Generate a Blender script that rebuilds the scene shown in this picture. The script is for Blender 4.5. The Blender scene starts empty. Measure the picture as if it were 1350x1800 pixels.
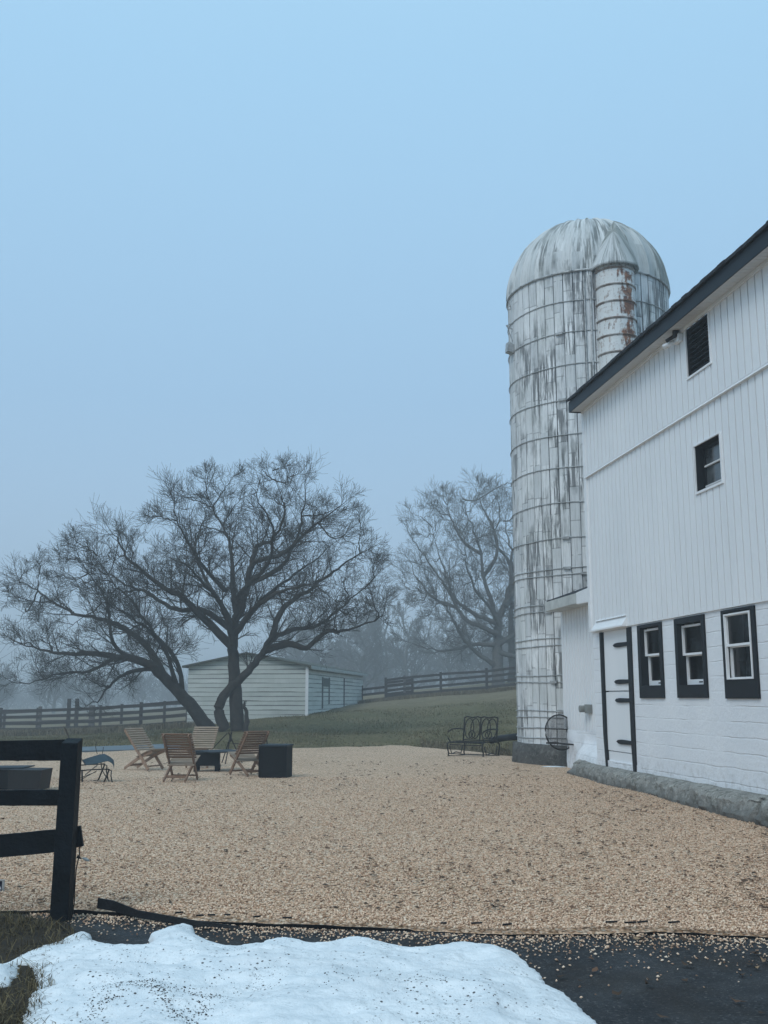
import bpy, math, random
import numpy as np
from mathutils import Vector, Matrix
C = bpy.context.scene
COL = C.collection
rng = random.Random(7)
nr = np.random.RandomState(7)

# ------------------------------------------------------------------ camera
F = 1820.0; TH = math.atan(327 / F); H = 1.55
cd = bpy.data.cameras.new('camera'); cam = bpy.data.objects.new('camera', cd); COL.objects.link(cam)
cd.sensor_fit = 'VERTICAL'; cd.sensor_height = 36; cd.lens = 36 * F / 1800
cd.clip_end = 3000; cd.clip_start = 0.05
cam.location = (0, 0, H); cam.rotation_euler = (math.pi / 2 + TH, 0, 0)
C.camera = cam

# ------------------------------------------------------------------ world, sun, exposure
SUN_EL, SUN_ROT = math.radians(48), math.radians(215)
w = bpy.data.worlds.new("World"); C.world = w; w.use_nodes = True
nt = w.node_tree; nt.nodes.clear()
def N(nt, t, **k):
    n = nt.nodes.new(t)
    for a, b in k.items(): setattr(n, a, b)
    return n
sky = N(nt, 'ShaderNodeTexSky', sky_type='NISHITA', sun_disc=False)
sky.sun_elevation = SUN_EL; sky.sun_rotation = SUN_ROT; sky.dust_density = 3
bg1 = N(nt, 'ShaderNodeBackground'); bg1.inputs[1].default_value = 0.012
nt.links.new(sky.outputs[0], bg1.inputs[0])
tc = N(nt, 'ShaderNodeTexCoord'); sp = N(nt, 'ShaderNodeSeparateXYZ'); rp = N(nt, 'ShaderNodeValToRGB')
nt.links.new(tc.outputs['Generated'], sp.inputs[0]); nt.links.new(sp.outputs[2], rp.inputs[0])
els = rp.color_ramp.elements
els[0].position = 0.0; els[0].color = (.50, .65, .80, 1)
els[1].position = 1.0; els[1].color = (.50, .80, 1.0, 1)
e = els.new(.10); e.color = (.405, .585, .785, 1)
e = els.new(.28); e.color = (.355, .575, .81, 1)
e = els.new(.55); e.color = (.38, .65, .90, 1)
bg2 = N(nt, 'ShaderNodeBackground'); bg2.inputs[1].default_value = 0.98
nt.links.new(rp.outputs[0], bg2.inputs[0])
ad = N(nt, 'ShaderNodeAddShader'); wo = N(nt, 'ShaderNodeOutputWorld')
nt.links.new(bg1.outputs[0], ad.inputs[0]); nt.links.new(bg2.outputs[0], ad.inputs[1]); nt.links.new(ad.outputs[0], wo.inputs[0])
sl = bpy.data.lights.new('sun', 'SUN'); sl.energy = 1.3; sl.angle = math.radians(25); sl.color = (.98, .96, .92)
so = bpy.data.objects.new('sun', sl); COL.objects.link(so)
sd = Vector((math.sin(SUN_ROT) * math.cos(SUN_EL), math.cos(SUN_ROT) * math.cos(SUN_EL), math.sin(SUN_EL)))
so.rotation_euler = sd.to_track_quat('Z', 'Y').to_euler()
vs = C.view_settings; vs.view_transform = 'Standard'; vs.look = 'None'; vs.exposure = 0.06; vs.gamma = 1

# ------------------------------------------------------------------ pixel -> world helpers (photo px, at a real distance)
def ray(x, y):
    a = (x - 675) / F; b = -(y - 900) / F
    return a, math.cos(TH) - b * math.sin(TH), math.sin(TH) + b * math.cos(TH)
def at(x, y, Y):
    a, c, z = ray(x, y); return (a * Y / c, Y, H + z * Y / c)
def gnd(x, y, z=0.0):
    a, c, d = ray(x, y); t = (z - H) / d; return (a * t, c * t, z)

# ------------------------------------------------------------------ mesh helpers
def unit(v):
    v = np.asarray(v, float); return v / (np.linalg.norm(v) + 1e-12)
class MB:
    def __init__(s): s.V = []; s.F = []; s.n = 0
    def add(s, v, f):
        s.V.extend([tuple(map(float, p)) for p in v]); s.F.extend([tuple(int(i) + s.n for i in q) for q in f]); s.n += len(v); return s
    def beam(s, p0, p1, w, h, up=(0, 0, 1), b=0.0):
        p0 = np.array(p0, float); p1 = np.array(p1, float); d = unit(p1 - p0)
        u = np.array(up, float)
        if abs(np.dot(u, d)) > .97: u = np.array((1., 0, 0))
        sx = unit(np.cross(d, u)); sz = np.cross(sx, d)
        v = []
        for p in (p0, p1):
            for a, c in ((-1, -1), (1, -1), (1, 1), (-1, 1)): v.append(p + sx * a * w / 2 + sz * c * h / 2)
        return s.add(v, [(3, 2, 1, 0), (4, 5, 6, 7), (0, 1, 5, 4), (1, 2, 6, 5), (2, 3, 7, 6), (3, 0, 4, 7)])
    def box(s, x0, x1, y0, y1, z0, z1):
        v = [(x0, y0, z0), (x1, y0, z0), (x1, y1, z0), (x0, y1, z0), (x0, y0, z1), (x1, y0, z1), (x1, y1, z1), (x0, y1, z1)]
        return s.add(v, [(3, 2, 1, 0), (4, 5, 6, 7), (0, 1, 5, 4), (1, 2, 6, 5), (2, 3, 7, 6), (3, 0, 4, 7)])
    def hexa(s, a, b):     # a: four lower corners, b: four upper corners
        return s.add(list(a) + list(b), [(3, 2, 1, 0), (4, 5, 6, 7), (0, 1, 5, 4), (1, 2, 6, 5), (2, 3, 7, 6), (3, 0, 4, 7)])
    def tube(s, pts, r, k=6, closed=False):
        P = np.array(pts, float); n = len(P)
        R = np.full(n, r) if np.isscalar(r) else np.array(r, float)
        T = np.zeros_like(P)
        for i in range(n):
            a = P[(i - 1) % n] if (closed or i > 0) else P[i]; b = P[(i + 1) % n] if (closed or i < n - 1) else P[i]
            T[i] = unit(b - a)
        ref = np.array((0, 0, 1.)) if abs(T[:, 2]).mean() < .8 else np.array((1., .1, 0))
        v = []
        for i in range(n):
            x = unit(np.cross(T[i], ref)); y = np.cross(T[i], x)
            for j in range(k):
                t = 2 * math.pi * j / k; v.append(P[i] + (x * math.cos(t) + y * math.sin(t)) * R[i])
        f = []
        for i in range(n if closed else n - 1):
            i2 = (i + 1) % n
            for j in range(k): f.append((i * k + j, i * k + (j + 1) % k, i2 * k + (j + 1) % k, i2 * k + j))
        if not closed: f.append(tuple(range(k - 1, -1, -1))); f.append(tuple(range((n - 1) * k, n * k)))
        return s.add(v, f)
    def lathe(s, prof, k=16, c=(0, 0, 0)):
        v = []; f = []
        for r, z in prof:
            for j in range(k):
                t = 2 * math.pi * j / k; v.append((c[0] + r * math.cos(t), c[1] + r * math.sin(t), c[2] + z))
        for i in range(len(prof) - 1):
            for j in range(k): f.append((i * k + j, i * k + (j + 1) % k, (i + 1) * k + (j + 1) % k, (i + 1) * k + j))
        return s.add(v, f)
    def mesh(s, name):
        m = bpy.data.meshes.new(name); m.from_pydata(s.V, [], s.F); m.update(); return m

def npmesh(name, V, Fq):
    V = np.asarray(V, np.float32); Fq = np.asarray(Fq, np.int32); k = Fq.shape[1]
    m = bpy.data.meshes.new(name)
    m.vertices.add(len(V)); m.vertices.foreach_set('co', V.ravel())
    m.loops.add(Fq.size); m.loops.foreach_set('vertex_index', Fq.ravel())
    m.polygons.add(len(Fq)); m.polygons.foreach_set('loop_start', np.arange(0, Fq.size, k, dtype=np.int32))
    m.update(calc_edges=True); m.validate(); return m

def tag(o, label=None, cat=None, group=None, kind=None):
    if label: o['label'] = label
    if cat: o['category'] = cat
    if group: o['group'] = group
    if kind: o['kind'] = kind
    return o
def obj(name, mb, mat, parent=None, smooth=False, world=False, bevel=0):
    me = mb.mesh(name) if isinstance(mb, MB) else mb
    o = bpy.data.objects.new(name, me); COL.objects.link(o)
    if mat and not me.materials: me.materials.append(mat)
    if smooth: me.polygons.foreach_set('use_smooth', [True] * len(me.polygons))
    if parent:
        o.parent = parent
        if world:
            p = parent; off = Vector((0, 0, 0))
            while p: off += p.location; p = p.parent
            o.location = -off
    if bevel:
        b = o.modifiers.new('bevel', 'BEVEL'); b.width = bevel; b.segments = 2; b.limit_method = 'ANGLE'
    return o
def thing(name, label, cat, loc=(0, 0, 0), rz=0, group=None):
    o = bpy.data.objects.new(name, None); COL.objects.link(o); o.location = loc; o.rotation_euler = (0, 0, rz)
    o.empty_display_size = .1
    return tag(o, label, cat, group)
def copy_tree(o, parent=None):
    c = o.copy(); COL.objects.link(c); c.parent = parent
    for ch in list(o.children): copy_tree(ch, c)
    return c

# ------------------------------------------------------------------ materials
class M:
    def __init__(s, name, rough=.8, spec=.3, metal=0.0):
        s.m = bpy.data.materials.new(name); s.m.use_nodes = True; s.t = s.m.node_tree
        s.b = s.t.nodes['Principled BSDF']; s.b.inputs['Roughness'].default_value = rough
        s.b.inputs['Specular IOR Level'].default_value = spec; s.b.inputs['Metallic'].default_value = metal
        s.tc = s.n('ShaderNodeTexCoord'); s.P = s.tc.outputs['Object']
    def n(s, t, **k): return N(s.t, t, **k)
    def l(s, a, b): s.t.links.new(a, b)
    def val(s, sock, v):
        if hasattr(v, 'is_output') or isinstance(v, bpy.types.NodeSocket): s.l(v, sock)
        else: sock.default_value = v
    def math(s, op, a, b=0.0, c=0.0, clamp=False):
        n = s.n('ShaderNodeMath', operation=op, use_clamp=clamp)
        s.val(n.inputs[0], a); s.val(n.inputs[1], b); s.val(n.inputs[2], c); return n.outputs[0]
    def xyz(s, v=None):
        n = s.n('ShaderNodeSeparateXYZ'); s.l(v or s.P, n.inputs[0]); return n.outputs
    def comb(s, x, y, z):
        n = s.n('ShaderNodeCombineXYZ')
        for i, q in enumerate((x, y, z)): s.val(n.inputs[i], q)
        return n.outputs[0]
    def scale(s, sc, v=None):
        n = s.n('ShaderNodeMapping'); s.l(v or s.P, n.inputs[0]); n.inputs['Scale'].default_value = sc; return n.outputs[0]
    def noise(s, sc, det=4, rough=.55, v=None, dist=0.0):
        n = s.n('ShaderNodeTexNoise'); s.l(v or s.P, n.inputs['Vector']); n.inputs['Scale'].default_value = sc
        n.inputs['Detail'].default_value = det; n.inputs['Roughness'].default_value = rough; n.inputs['Distortion'].default_value = dist
        return n.outputs['Fac']
    def vor(s, sc, v=None, feature='F1', rnd=1.0):
        n = s.n('ShaderNodeTexVoronoi', feature=feature); s.l(v or s.P, n.inputs['Vector']); n.inputs['Scale'].default_value = sc
        n.inputs['Randomness'].default_value = rnd
        return n
    def ramp(s, f, stops):
        n = s.n('ShaderNodeValToRGB'); s.val(n.inputs[0], f); el = n.color_ramp.elements
        while len(el) > 1: el.remove(el[-1])
        for i, (p, c) in enumerate(stops):
            if not hasattr(c, '__len__'): c = (c, c, c)
            if i == 0: e = el[0]; e.position = p
            else: e = el.new(p)
            e.color = (*c, 1)
        return n.outputs[0]
    def mix(s, f, a, b, mode='MIX'):
        n = s.n('ShaderNodeMix', data_type='RGBA', blend_type=mode); s.val(n.inputs[0], f)
        for i, q in ((6, a), (7, b)):
            if isinstance(q, bpy.types.NodeSocket): s.l(q, n.inputs[i])
            else: n.inputs[i].default_value = (*q, 1)
        return n.outputs[2]
    def col(s, c):
        if isinstance(c, bpy.types.NodeSocket): s.l(c, s.b.inputs['Base Color'])
        else: s.b.inputs['Base Color'].default_value = (*c, 1)
        return s
    def rough(s, r): s.l(r, s.b.inputs['Roughness']); return s
    def bump(s, h, dist=.01, strength=1.0):
        n = s.n('ShaderNodeBump'); s.l(h, n.inputs['Height']); n.inputs['Distance'].default_value = dist; n.inputs['Strength'].default_value = strength
        s.l(n.outputs[0], s.b.inputs['Normal']); return s

def simple(name, c, rough=.7, var=.25, sc=6, bump=.003, metal=0, spec=.3, bsc=40):
    m = M(name, rough, spec, metal)
    a = tuple(x * (1 - var) for x in c); b = tuple(min(1, x * (1 + var)) for x in c)
    m.col(m.ramp(m.noise(sc, 5, .6), [(.3, a), (.7, b)]))
    if bump: m.bump(m.noise(bsc, 4), bump)
    return m.m

# gravel
def gravel_mat():
    m = M('pea_gravel', .85, .25)
    v = m.vor(44); d = m.xyz(v.outputs['Color'])
    stone = m.ramp(d[0], [(0, (.22, .125, .07)), (.2, (.46, .29, .165)), (.45, (.68, .46, .31)), (.7, (.83, .60, .425)), (.88, (.88, .71, .545)), (1, (.42, .22, .13))])
    gap = m.ramp(v.outputs['Distance'], [(.4, 1.0), (.8, .45)])
    c = m.mix(1, stone, gap, 'MULTIPLY')
    patch = m.ramp(m.noise(.45, 5, .6), [(.35, (.95, .94, .93)), (.65, (1.03, 1.02, 1.01))])
    c = m.mix(1, c, patch, 'MULTIPLY')
    dark = m.ramp(m.noise(5.5, 4, .65), [(.60, 0), (.70, 1)])
    c = m.mix(m.math('MULTIPLY', dark, .38), c, (.12, .085, .06))
    m.col(c)
    h = m.math('SUBTRACT', 1.0, v.outputs['Distance'])
    m.bump(m.math('ADD', h, m.math('MULTIPLY', m.noise(3, 4), .6)), .010, 1.0)
    return m.m
GRAVEL = gravel_mat()
def stone_mat():
    m = M('gravel_stone', .8, .3)
    g = m.n('ShaderNodeNewGeometry')
    m.col(m.ramp(g.outputs['Random Per Island'], [(0, (.14, .08, .05)), (.12, (.36, .21, .13)), (.4, (.66, .445, .30)), (.7, (.81, .58, .415)), (.92, (.87, .705, .54)), (1, (.42, .21, .12))]))
    return m.m
STONE = stone_mat()
def grass_mat():
    m = M('winter_grass', .95, .1)
    p = m.xyz()
    base = m.ramp(m.noise(.35, 6, .65), [(.3, (.098, .090, .042)), (.5, (.132, .116, .058)), (.7, (.19, .155, .088))])
    dry = m.ramp(m.noise(1.3, 6, .7), [(.3, (.13, .105, .065)), (.7, (.24, .195, .125))])
    # dry sward at the top of the slope, along the fences and near the silo
    hi = m.math('ADD', m.math('MULTIPLY', m.math('SUBTRACT', p[1], 44.0), .055, clamp=True), m.math('MULTIPLY', m.noise(.22, 3), .7))
    near = m.math('MULTIPLY', m.math('SUBTRACT', m.math('ADD', p[0], m.math('MULTIPLY', p[1], -.12)), -1.6), .35, clamp=True)
    f = m.ramp(m.math('ADD', hi, m.math('MULTIPLY', near, .42)), [(.52, 0), (.95, .85)])
    c = m.mix(f, base, dry)
    fine = m.ramp(m.noise(9, 5, .75, v=m.scale((1, .5, 1))), [(.25, .5), (.75, 1.5)])
    m.col(m.mix(1, c, fine, 'MULTIPLY'))
    m.bump(m.noise(14, 5, .7), .05, 1)
    return m.m
GRASS = grass_mat()
def asphalt_mat():
    m = M('wet_asphalt', .75, .4)
    v = m.vor(90); d = m.xyz(v.outputs['Color'])
    c = m.ramp(d[0], [(0, (.006, .008, .010)), (.6, (.014, .016, .020)), (.93, (.032, .034, .038)), (1, (.10, .095, .09))])
    soil = m.ramp(m.noise(1.4, 5, .6), [(.45, 0), (.65, .8)])
    c = m.mix(soil, c, (.020, .016, .013)); m.col(c)
    m.rough(m.ramp(m.noise(2.2, 3), [(.35, .62), (.65, .95)]))
    m.bump(m.math('ADD', m.noise(60, 5, .7), m.math('MULTIPLY', m.noise(4, 3), 3)), .012, 1)
    return m.m
ASPHALT = asphalt_mat()
def snow_mat():
    m = M('old_snow', .62, .3)
    n1 = m.noise(3.0, 5, .6)
    c = m.ramp(n1, [(.3, (.66, .71, .74)), (.6, (.80, .83, .845))])
    v = m.vor(30); sp_ = m.ramp(v.outputs['Distance'], [(.17, 1), (.27, 0)])
    rc = m.xyz(v.outputs['Color'])
    pick = m.math('GREATER_THAN', rc[0], .45)
    mask = m.ramp(m.noise(1.5, 4, .65, dist=.6), [(.46, .0), (.60, 1)])
    f = m.math('MULTIPLY', m.math('MULTIPLY', sp_, pick), m.math('ADD', mask, .07, clamp=True), clamp=True)
    edge = m.ramp(m.noise(2.1, 6, .7, dist=1.5), [(.495, 0), (.505, 1), (.515, 0)])
    f2 = m.math('MULTIPLY', m.math('MULTIPLY', edge, m.ramp(m.noise(30, 3), [(.5, 0), (.62, 1)])), mask)
    f = m.math('MAXIMUM', f, m.math('MULTIPLY', f2, .7))
    v2 = m.vor(75); f3 = m.math('MULTIPLY', m.math('MULTIPLY', m.ramp(v2.outputs['Distance'], [(.25, 1), (.36, 0)]), m.math('GREATER_THAN', m.xyz(v2.outputs['Color'])[1], .45)), m.ramp(m.noise(2.3, 4, .7, dist=.8), [(.55, 0), (.68, 1)]))
    f = m.math('MAXIMUM', f, m.math('MULTIPLY', f3, .85))
    dirt = m.ramp(m.noise(1.1, 5, .7), [(.50, 0), (.72, .35)]); c = m.mix(dirt, c, (.50, .53, .55))
    m.col(m.mix(f, c, (.05, .045, .045)))
    m.b.inputs['Subsurface Weight'].default_value = .0
    m.bump(m.math('ADD', m.noise(9, 6, .6), m.math('MULTIPLY', m.noise(70, 3), .12)), .035, .8)
    return m.m
SNOW = snow_mat()
def white_siding():
    m = M('white_siding', .55, .35)
    g = m.ramp(m.noise(.8, 5, .6, v=m.scale((1, 1, .35))), [(.3, (.76, .775, .79)), (.7, (.82, .83, .84))])
    d = m.ramp(m.noise(3, 4, .6, v=m.scale((1, 1, .3))), [(.55, 0), (.9, .2)])
    m.col(m.mix(d, g, (.50, .50, .48)))
    return m.m
SIDING = white_siding()
def masonry_mat():
    m = M('painted_block', .75, .25)
    p = m.xyz()
    sx = m.math('ADD', m.math('MULTIPLY', p[0], .1445), m.math('MULTIPLY', p[1], -.9895))
    wob = m.math('MULTIPLY', m.math('SUBTRACT', m.noise(2.0, 3), .5), .05)
    z = m.math('ADD', p[2], wob)
    br = m.n('ShaderNodeTexBrick'); m.l(m.comb(sx, z, 0), br.inputs['Vector'])
    br.inputs['Scale'].default_value = 1.0; br.inputs['Brick Width'].default_value = 40; br.inputs['Row Height'].default_value = .205
    br.inputs['Mortar Size'].default_value = .012; br.inputs['Mortar Smooth'].default_value = .6
    low = m.ramp(p[2], [(.3, 1), (.75, 0)])
    g = m.ramp(m.noise(1.2, 6, .65), [(.3, (.73, .75, .78)), (.7, (.81, .82, .835))])
    st = m.math('MULTIPLY', low, m.ramp(m.noise(9, 6, .75), [(.48, 0), (.72, .7)]))
    sp_ = m.ramp(m.noise(22, 5, .8), [(.64, 0), (.72, .35)])
    c = m.mix(st, g, (.33, .31, .28)); c = m.mix(sp_, c, (.45, .46, .46))
    m.col(c)
    fade = m.ramp(m.noise(1.1, 3), [(.42, .1), (.6, 1)])
    h = m.math('ADD', m.math('MULTIPLY', m.math('MULTIPLY', br.outputs['Fac'], -.7), fade), m.math('MULTIPLY', m.noise(14, 6, .7), 1.1))
    m.bump(h, .011, 1.0)
    return m.m
MASON = masonry_mat()
def concrete_mat(name, a, b, wet=(.07, .075, .07)):
    m = M(name, .9, .2)
    c = m.ramp(m.noise(3.0, 7, .7), [(.3, a), (.7, b)])
    moss = m.ramp(m.noise(6, 6, .75), [(.5, 0), (.62, .8)])
    c = m.mix(moss, c, wet)
    sp_ = m.ramp(m.noise(13, 6, .8), [(.52, 0), (.62, .75)])
    c = m.mix(sp_, c, (.46, .46, .42) if name == 'weathered_concrete' else (.2, .2, .19))
    sq_ = m.ramp(m.noise(9, 6, .8, v=m.scale((1, 1, 1.7))), [(.56, 0), (.64, .8)])
    c = m.mix(sq_, c, (.045, .048, .042))
    z_ = m.xyz()[2]
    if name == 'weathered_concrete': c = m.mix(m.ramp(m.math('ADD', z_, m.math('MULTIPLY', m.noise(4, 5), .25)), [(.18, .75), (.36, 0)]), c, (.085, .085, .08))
    m.col(c); m.bump(m.math('ADD', m.noise(7, 7, .7), m.math('MULTIPLY', m.noise(30, 5, .8), .8)), .022, 1)
    return m.m
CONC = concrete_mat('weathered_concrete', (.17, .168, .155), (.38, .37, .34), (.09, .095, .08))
CONCD = concrete_mat('damp_concrete', (.055, .055, .052), (.13, .125, .115), (.03, .032, .03))
NST = 52
def silo_mat(name='silo_paint', dome=False):
    m = M(name, .8, .25)
    p = m.xyz(); ang = m.math('ARCTAN2', p[1], p[0])
    u = m.math('MULTIPLY', ang, NST / (2 * math.pi)); z = p[2]
    fl = m.math('FLOOR', u)
    wn = m.n('ShaderNodeTexWhiteNoise', noise_dimensions='1D'); m.l(fl, wn.inputs['W'])
    hs = wn.outputs['Value']
    zz = m.math('ADD', m.math('MULTIPLY', z, 1 / .8), m.math('MULTIPLY', hs, 7.3))
    wn2 = m.n('ShaderNodeTexWhiteNoise', noise_dimensions='2D'); m.l(m.comb(fl, m.math('FLOOR', zz), 0), wn2.inputs['Vector'])
    base = m.ramp(wn2.outputs['Value'], [(0, (.60, .62, .63)), (.5, (.74, .755, .76)), (1, (.84, .85, .85))])
    uv = m.comb(m.math('MULTIPLY', u, 1.0), m.math('MULTIPLY', z, .35), 0)
    fine = m.noise(3.2, 6, .7, v=m.comb(m.math('MULTIPLY', u, 1.0), m.math('MULTIPLY', z, .30), 3.3))
    # broad stained areas, heavier toward the barn side
    right = m.ramp(m.math('ADD', ang, math.pi / 2), [(0.0, 0), (.55, 1)]) if False else m.math('MULTIPLY', m.math('ADD', ang, 1.95), .55, clamp=True)
    big = m.noise(.55, 4, .6, v=m.comb(m.math('MULTIPLY', u, .55), m.math('MULTIPLY', z, .9), 1.7))
    big2 = m.math('ADD', big, m.math('MULTIPLY', right, .13))
    per = m.math('MULTIPLY', m.math('SUBTRACT', wn2.outputs['Value'], .5), .17)
    bigp = m.math('ADD', big2, per)
    s1 = m.math('MULTIPLY', m.ramp(fine, [(.44, 0), (.53, 1)]), m.ramp(bigp, [(.47, .07), (.58, 1)]))
    c = m.mix(m.math('MULTIPLY', s1, .82), base, (.065, .072, .078))
    s2 = m.ramp(m.noise(7, 5, .7, v=m.comb(u, m.math('MULTIPLY', z, .25), 9.1)), [(.50, 0), (.68, .5)])
    c = m.mix(s2, c, (.24, .255, .25))
    algae = m.ramp(m.noise(.8, 4, v=m.comb(m.math('MULTIPLY', u, .3), z, 5)), [(.5, 0), (.7, .22)])
    c = m.mix(algae, c, (.20, .235, .19))
    if dome: c = m.mix(m.math('ADD', .18, m.math('MULTIPLY', right, .35)), c, (.20, .225, .19))
    if not dome:
        fr = m.math('FRACT', u)
        seam = m.math('MAXIMUM', m.math('LESS_THAN', fr, .05), m.math('GREATER_THAN', fr, .96))
        fz = m.math('FRACT', zz)
        seamz = m.math('MULTIPLY', m.math('LESS_THAN', fz, .03), m.math('GREATER_THAN', m.noise(1.1, 2, v=uv), .46))
        sm = m.math('MAXIMUM', m.math('MULTIPLY', seam, m.ramp(m.noise(1.7, 3, v=uv), [(.35, .25), (.6, .95)])), m.math('MULTIPLY', seamz, .4))
        c = m.mix(sm, c, (.035, .04, .05))
        flu = m.math('MULTIPLY', m.math('SINE', m.math('MULTIPLY', u, 2 * math.pi * 3)), .5)
        m.bump(m.math('ADD', m.math('MULTIPLY', flu, .5), m.noise(20, 4)), .010, .8)
    else:
        m.bump(m.noise(6, 5, v=m.comb(u, z, 0)), .02, .8)
    m.col(c); return m.m
SILO = silo_mat(); DOME = silo_mat('silo_dome_metal', True)
def chute_mat():
    m = M('rusty_painted_metal', .65, .35)
    p = m.xyz(); ang = m.math('ARCTAN2', p[1], p[0])
    base = m.ramp(m.noise(2, 4), [(.3, (.60, .62, .61)), (.7, (.72, .735, .73))])
    # rust runs down the middle of the front and breaks out along the ribs
    cen = m.math('SUBTRACT', 1.0, m.math('MULTIPLY', m.math('ABSOLUTE', m.math('ADD', ang, math.pi / 2 - .46)), 1.6), clamp=True)
    st = m.noise(3.0, 6, .7, v=m.comb(m.math('MULTIPLY', ang, 2.2), m.math('MULTIPLY', p[2], .9), 0))
    zb = m.noise(1.3, 4, .7, v=m.comb(m.math('MULTIPLY', ang, .5), m.math('MULTIPLY', p[2], 1.6), 4))
    h = m.math('ADD', m.math('MULTIPLY', m.math('MULTIPLY', cen, m.ramp(zb, [(.38, .1), (.6, 1.2)])), .24), m.math('ADD', m.math('MULTIPLY', st, .7), m.math('MULTIPLY', m.noise(9, 4, .7), .3)))
    lowm = m.ramp(p[2], [(0, .10), (1, 0)])
    r1 = m.ramp(h, [(.53, 0), (.63, 1)])
    c = m.mix(r1, base, m.ramp(m.noise(12, 4), [(.35, (.07, .03, .024)), (.65, (.30, .14, .075))]))
    r2 = m.ramp(m.noise(4.5, 6, .75), [(.56, 0), (.66, .6)])
    c = m.mix(r2, c, (.28, .19, .13)); rb = m.math('FRACT', m.math('MULTIPLY', m.math('SUBTRACT', p[2], 3.69), 1 / .415)); rbm = m.math('MULTIPLY', m.math('GREATER_THAN', rb, .84), m.ramp(m.noise(5, 4), [(.3, .25), (.6, .85)])); c = m.mix(rbm, c, (.17, .115, .085)); m.col(c); m.bump(m.noise(15, 4), .006)
    return m.m
CHUTE = chute_mat()
GALV = simple('hoop_metal', (.36, .37, .37), .5, .45, 9, .002, .3)
FASC = simple('slate_blue_trim', (.006, .0115, .019), .55, .25, 3, .002)
SHING = simple('dark_shingle', (.022, .026, .034), .9, .4, 14, .01)
BLACKP = simple('black_trim_paint', (.0055, .008, .012), .6, .3, 5, .002)
WHITEP = simple('white_trim_paint', (.79, .80, .81), .45, .06, 6, .001)
SOFF = simple('soffit_white', (.62, .62, .62), .6, .05, 4, .001)
FENCEB = simple('black_fence_paint', (.0035, .006, .009), .6, .5, 5, .008, bsc=30, spec=.12)
DARKI = simple('dark_interior', (.02, .022, .025), .9, .2)
def wood_mat(name, a, b, rough=.75, ax=(1, 12, 12), sc=3):
    m = M(name, rough, .25); f = m.noise(sc, 6, .65, v=m.scale(ax))
    m.col(m.ramp(f, [(.3, a), (.7, b)])); m.bump(f, .004); return m.m
TEAK = wood_mat('weathered_teak', (.20, .125, .085), (.36, .24, .17))
TEAKD = wood_mat('dark_teak', (.14, .082, .052), (.27, .17, .115))
TEAKL = wood_mat('bleached_teak', (.21, .155, .11), (.38, .295, .225))
OLDW = wood_mat('weathered_fence_wood', (.025, .024, .024), (.065, .06, .056))
OLDL = wood_mat('grey_post_wood', (.11, .105, .10), (.19, .18, .17))
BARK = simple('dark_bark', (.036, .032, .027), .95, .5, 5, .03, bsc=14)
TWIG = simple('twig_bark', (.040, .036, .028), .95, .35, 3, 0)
BARK2 = simple('fog_paled_grey_bark', (.12, .12, .112), .95, .3, 3, 0)  # grey lightened to put extra fog fade into the far trees' colour
IRON = simple('black_iron', (.016, .014, .014), .55, .4, 20, .002, .3)
SLING = simple('teal_sling_fabric', (.020, .042, .056), .8, .2, 30, .002)
TABTOP = simple('dark_teal_tabletop', (.010, .020, .030), .6, .3, 5, .001)
BOXM = simple('black_wicker', (.003, .004, .006), .7, .3, 20, .004, spec=.15)
BROWNM = simple('brown_black_panel', (.007, .0065, .0075), .6, .3, 10, .002)
PLAST = simple('black_plastic_edging', (.006, .007, .009), .5, .3, 8, .004, spec=.2)
NAVY = simple('navy_sign_face', (.006, .009, .03), .4, .1)
def shed_mat():
    m = M('shed_clapboard', .85, .2); p = m.xyz()
    zz = m.math('MULTIPLY', p[2], 1 / .20); fz = m.math('FRACT', zz); row = m.math('FLOOR', zz)
    hv = m.math('ADD', p[0], m.math('MULTIPLY', p[1], .6))
    g = m.noise(1.6, 5, .65, v=m.comb(m.math('MULTIPLY', hv, .35), m.math('MULTIPLY', row, 3.7), 0))
    c = m.ramp(g, [(.3, (.50, .54, .51)), (.7, (.70, .73, .70))])
    th = m.math('MULTIPLY', m.ramp(m.noise(.9, 3, v=m.comb(m.math('MULTIPLY', hv, .5), m.math('MULTIPLY', row, 5.1), 2)), [(.4, .08), (.68, .30)]), 1.0)
    gap = m.math('LESS_THAN', fz, th)
    c = m.mix(m.math('MULTIPLY', gap, .78), c, (.07, .08, .08))
    low = m.ramp(p[2], [(0, 1), (.25, 0)])
    peel = m.math('MULTIPLY', m.ramp(m.noise(3, 6, .7), [(.48, 0), (.62, 1)]), m.ramp(p[2], [(.10, .8), (.55, .05)]))
    c = m.mix(peel, c, (.15, .09, .06)); m.col(c); m.bump(fz, .02); return m.m
SHEDW = shed_mat()
SHEDR = simple('mossy_shed_roof', (.085, .09, .075), .95, .35, 2, .02)
def leaf_mat():
    m = M('dead_leaf', .85, .2); g = m.n('ShaderNodeNewGeometry')
    m.col(m.ramp(g.outputs['Random Per Island'], [(0, (.04, .026, .017)), (.55, (.085, .052, .033)), (.85, (.14, .075, .045)), (1, (.30, .20, .12))])); return m.m
LEAF = leaf_mat()
def blade_mat(name, a, b, c3):
    m = M(name, .9, .1); g = m.n('ShaderNodeNewGeometry')
    m.col(m.ramp(g.outputs['Random Per Island'], [(0, a), (.5, b), (1, c3)])); return m.m
BLADE = blade_mat('dead_grass_blade', (.035, .028, .016), (.085, .065, .035), (.20, .16, .085))
BLADE2 = blade_mat('tall_dry_grass', (.08, .07, .045), (.17, .14, .09), (.26, .215, .14))
BLADE3 = blade_mat('green_lawn_blade', (.082, .076, .032), (.12, .106, .050), (.21, .17, .10))
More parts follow.
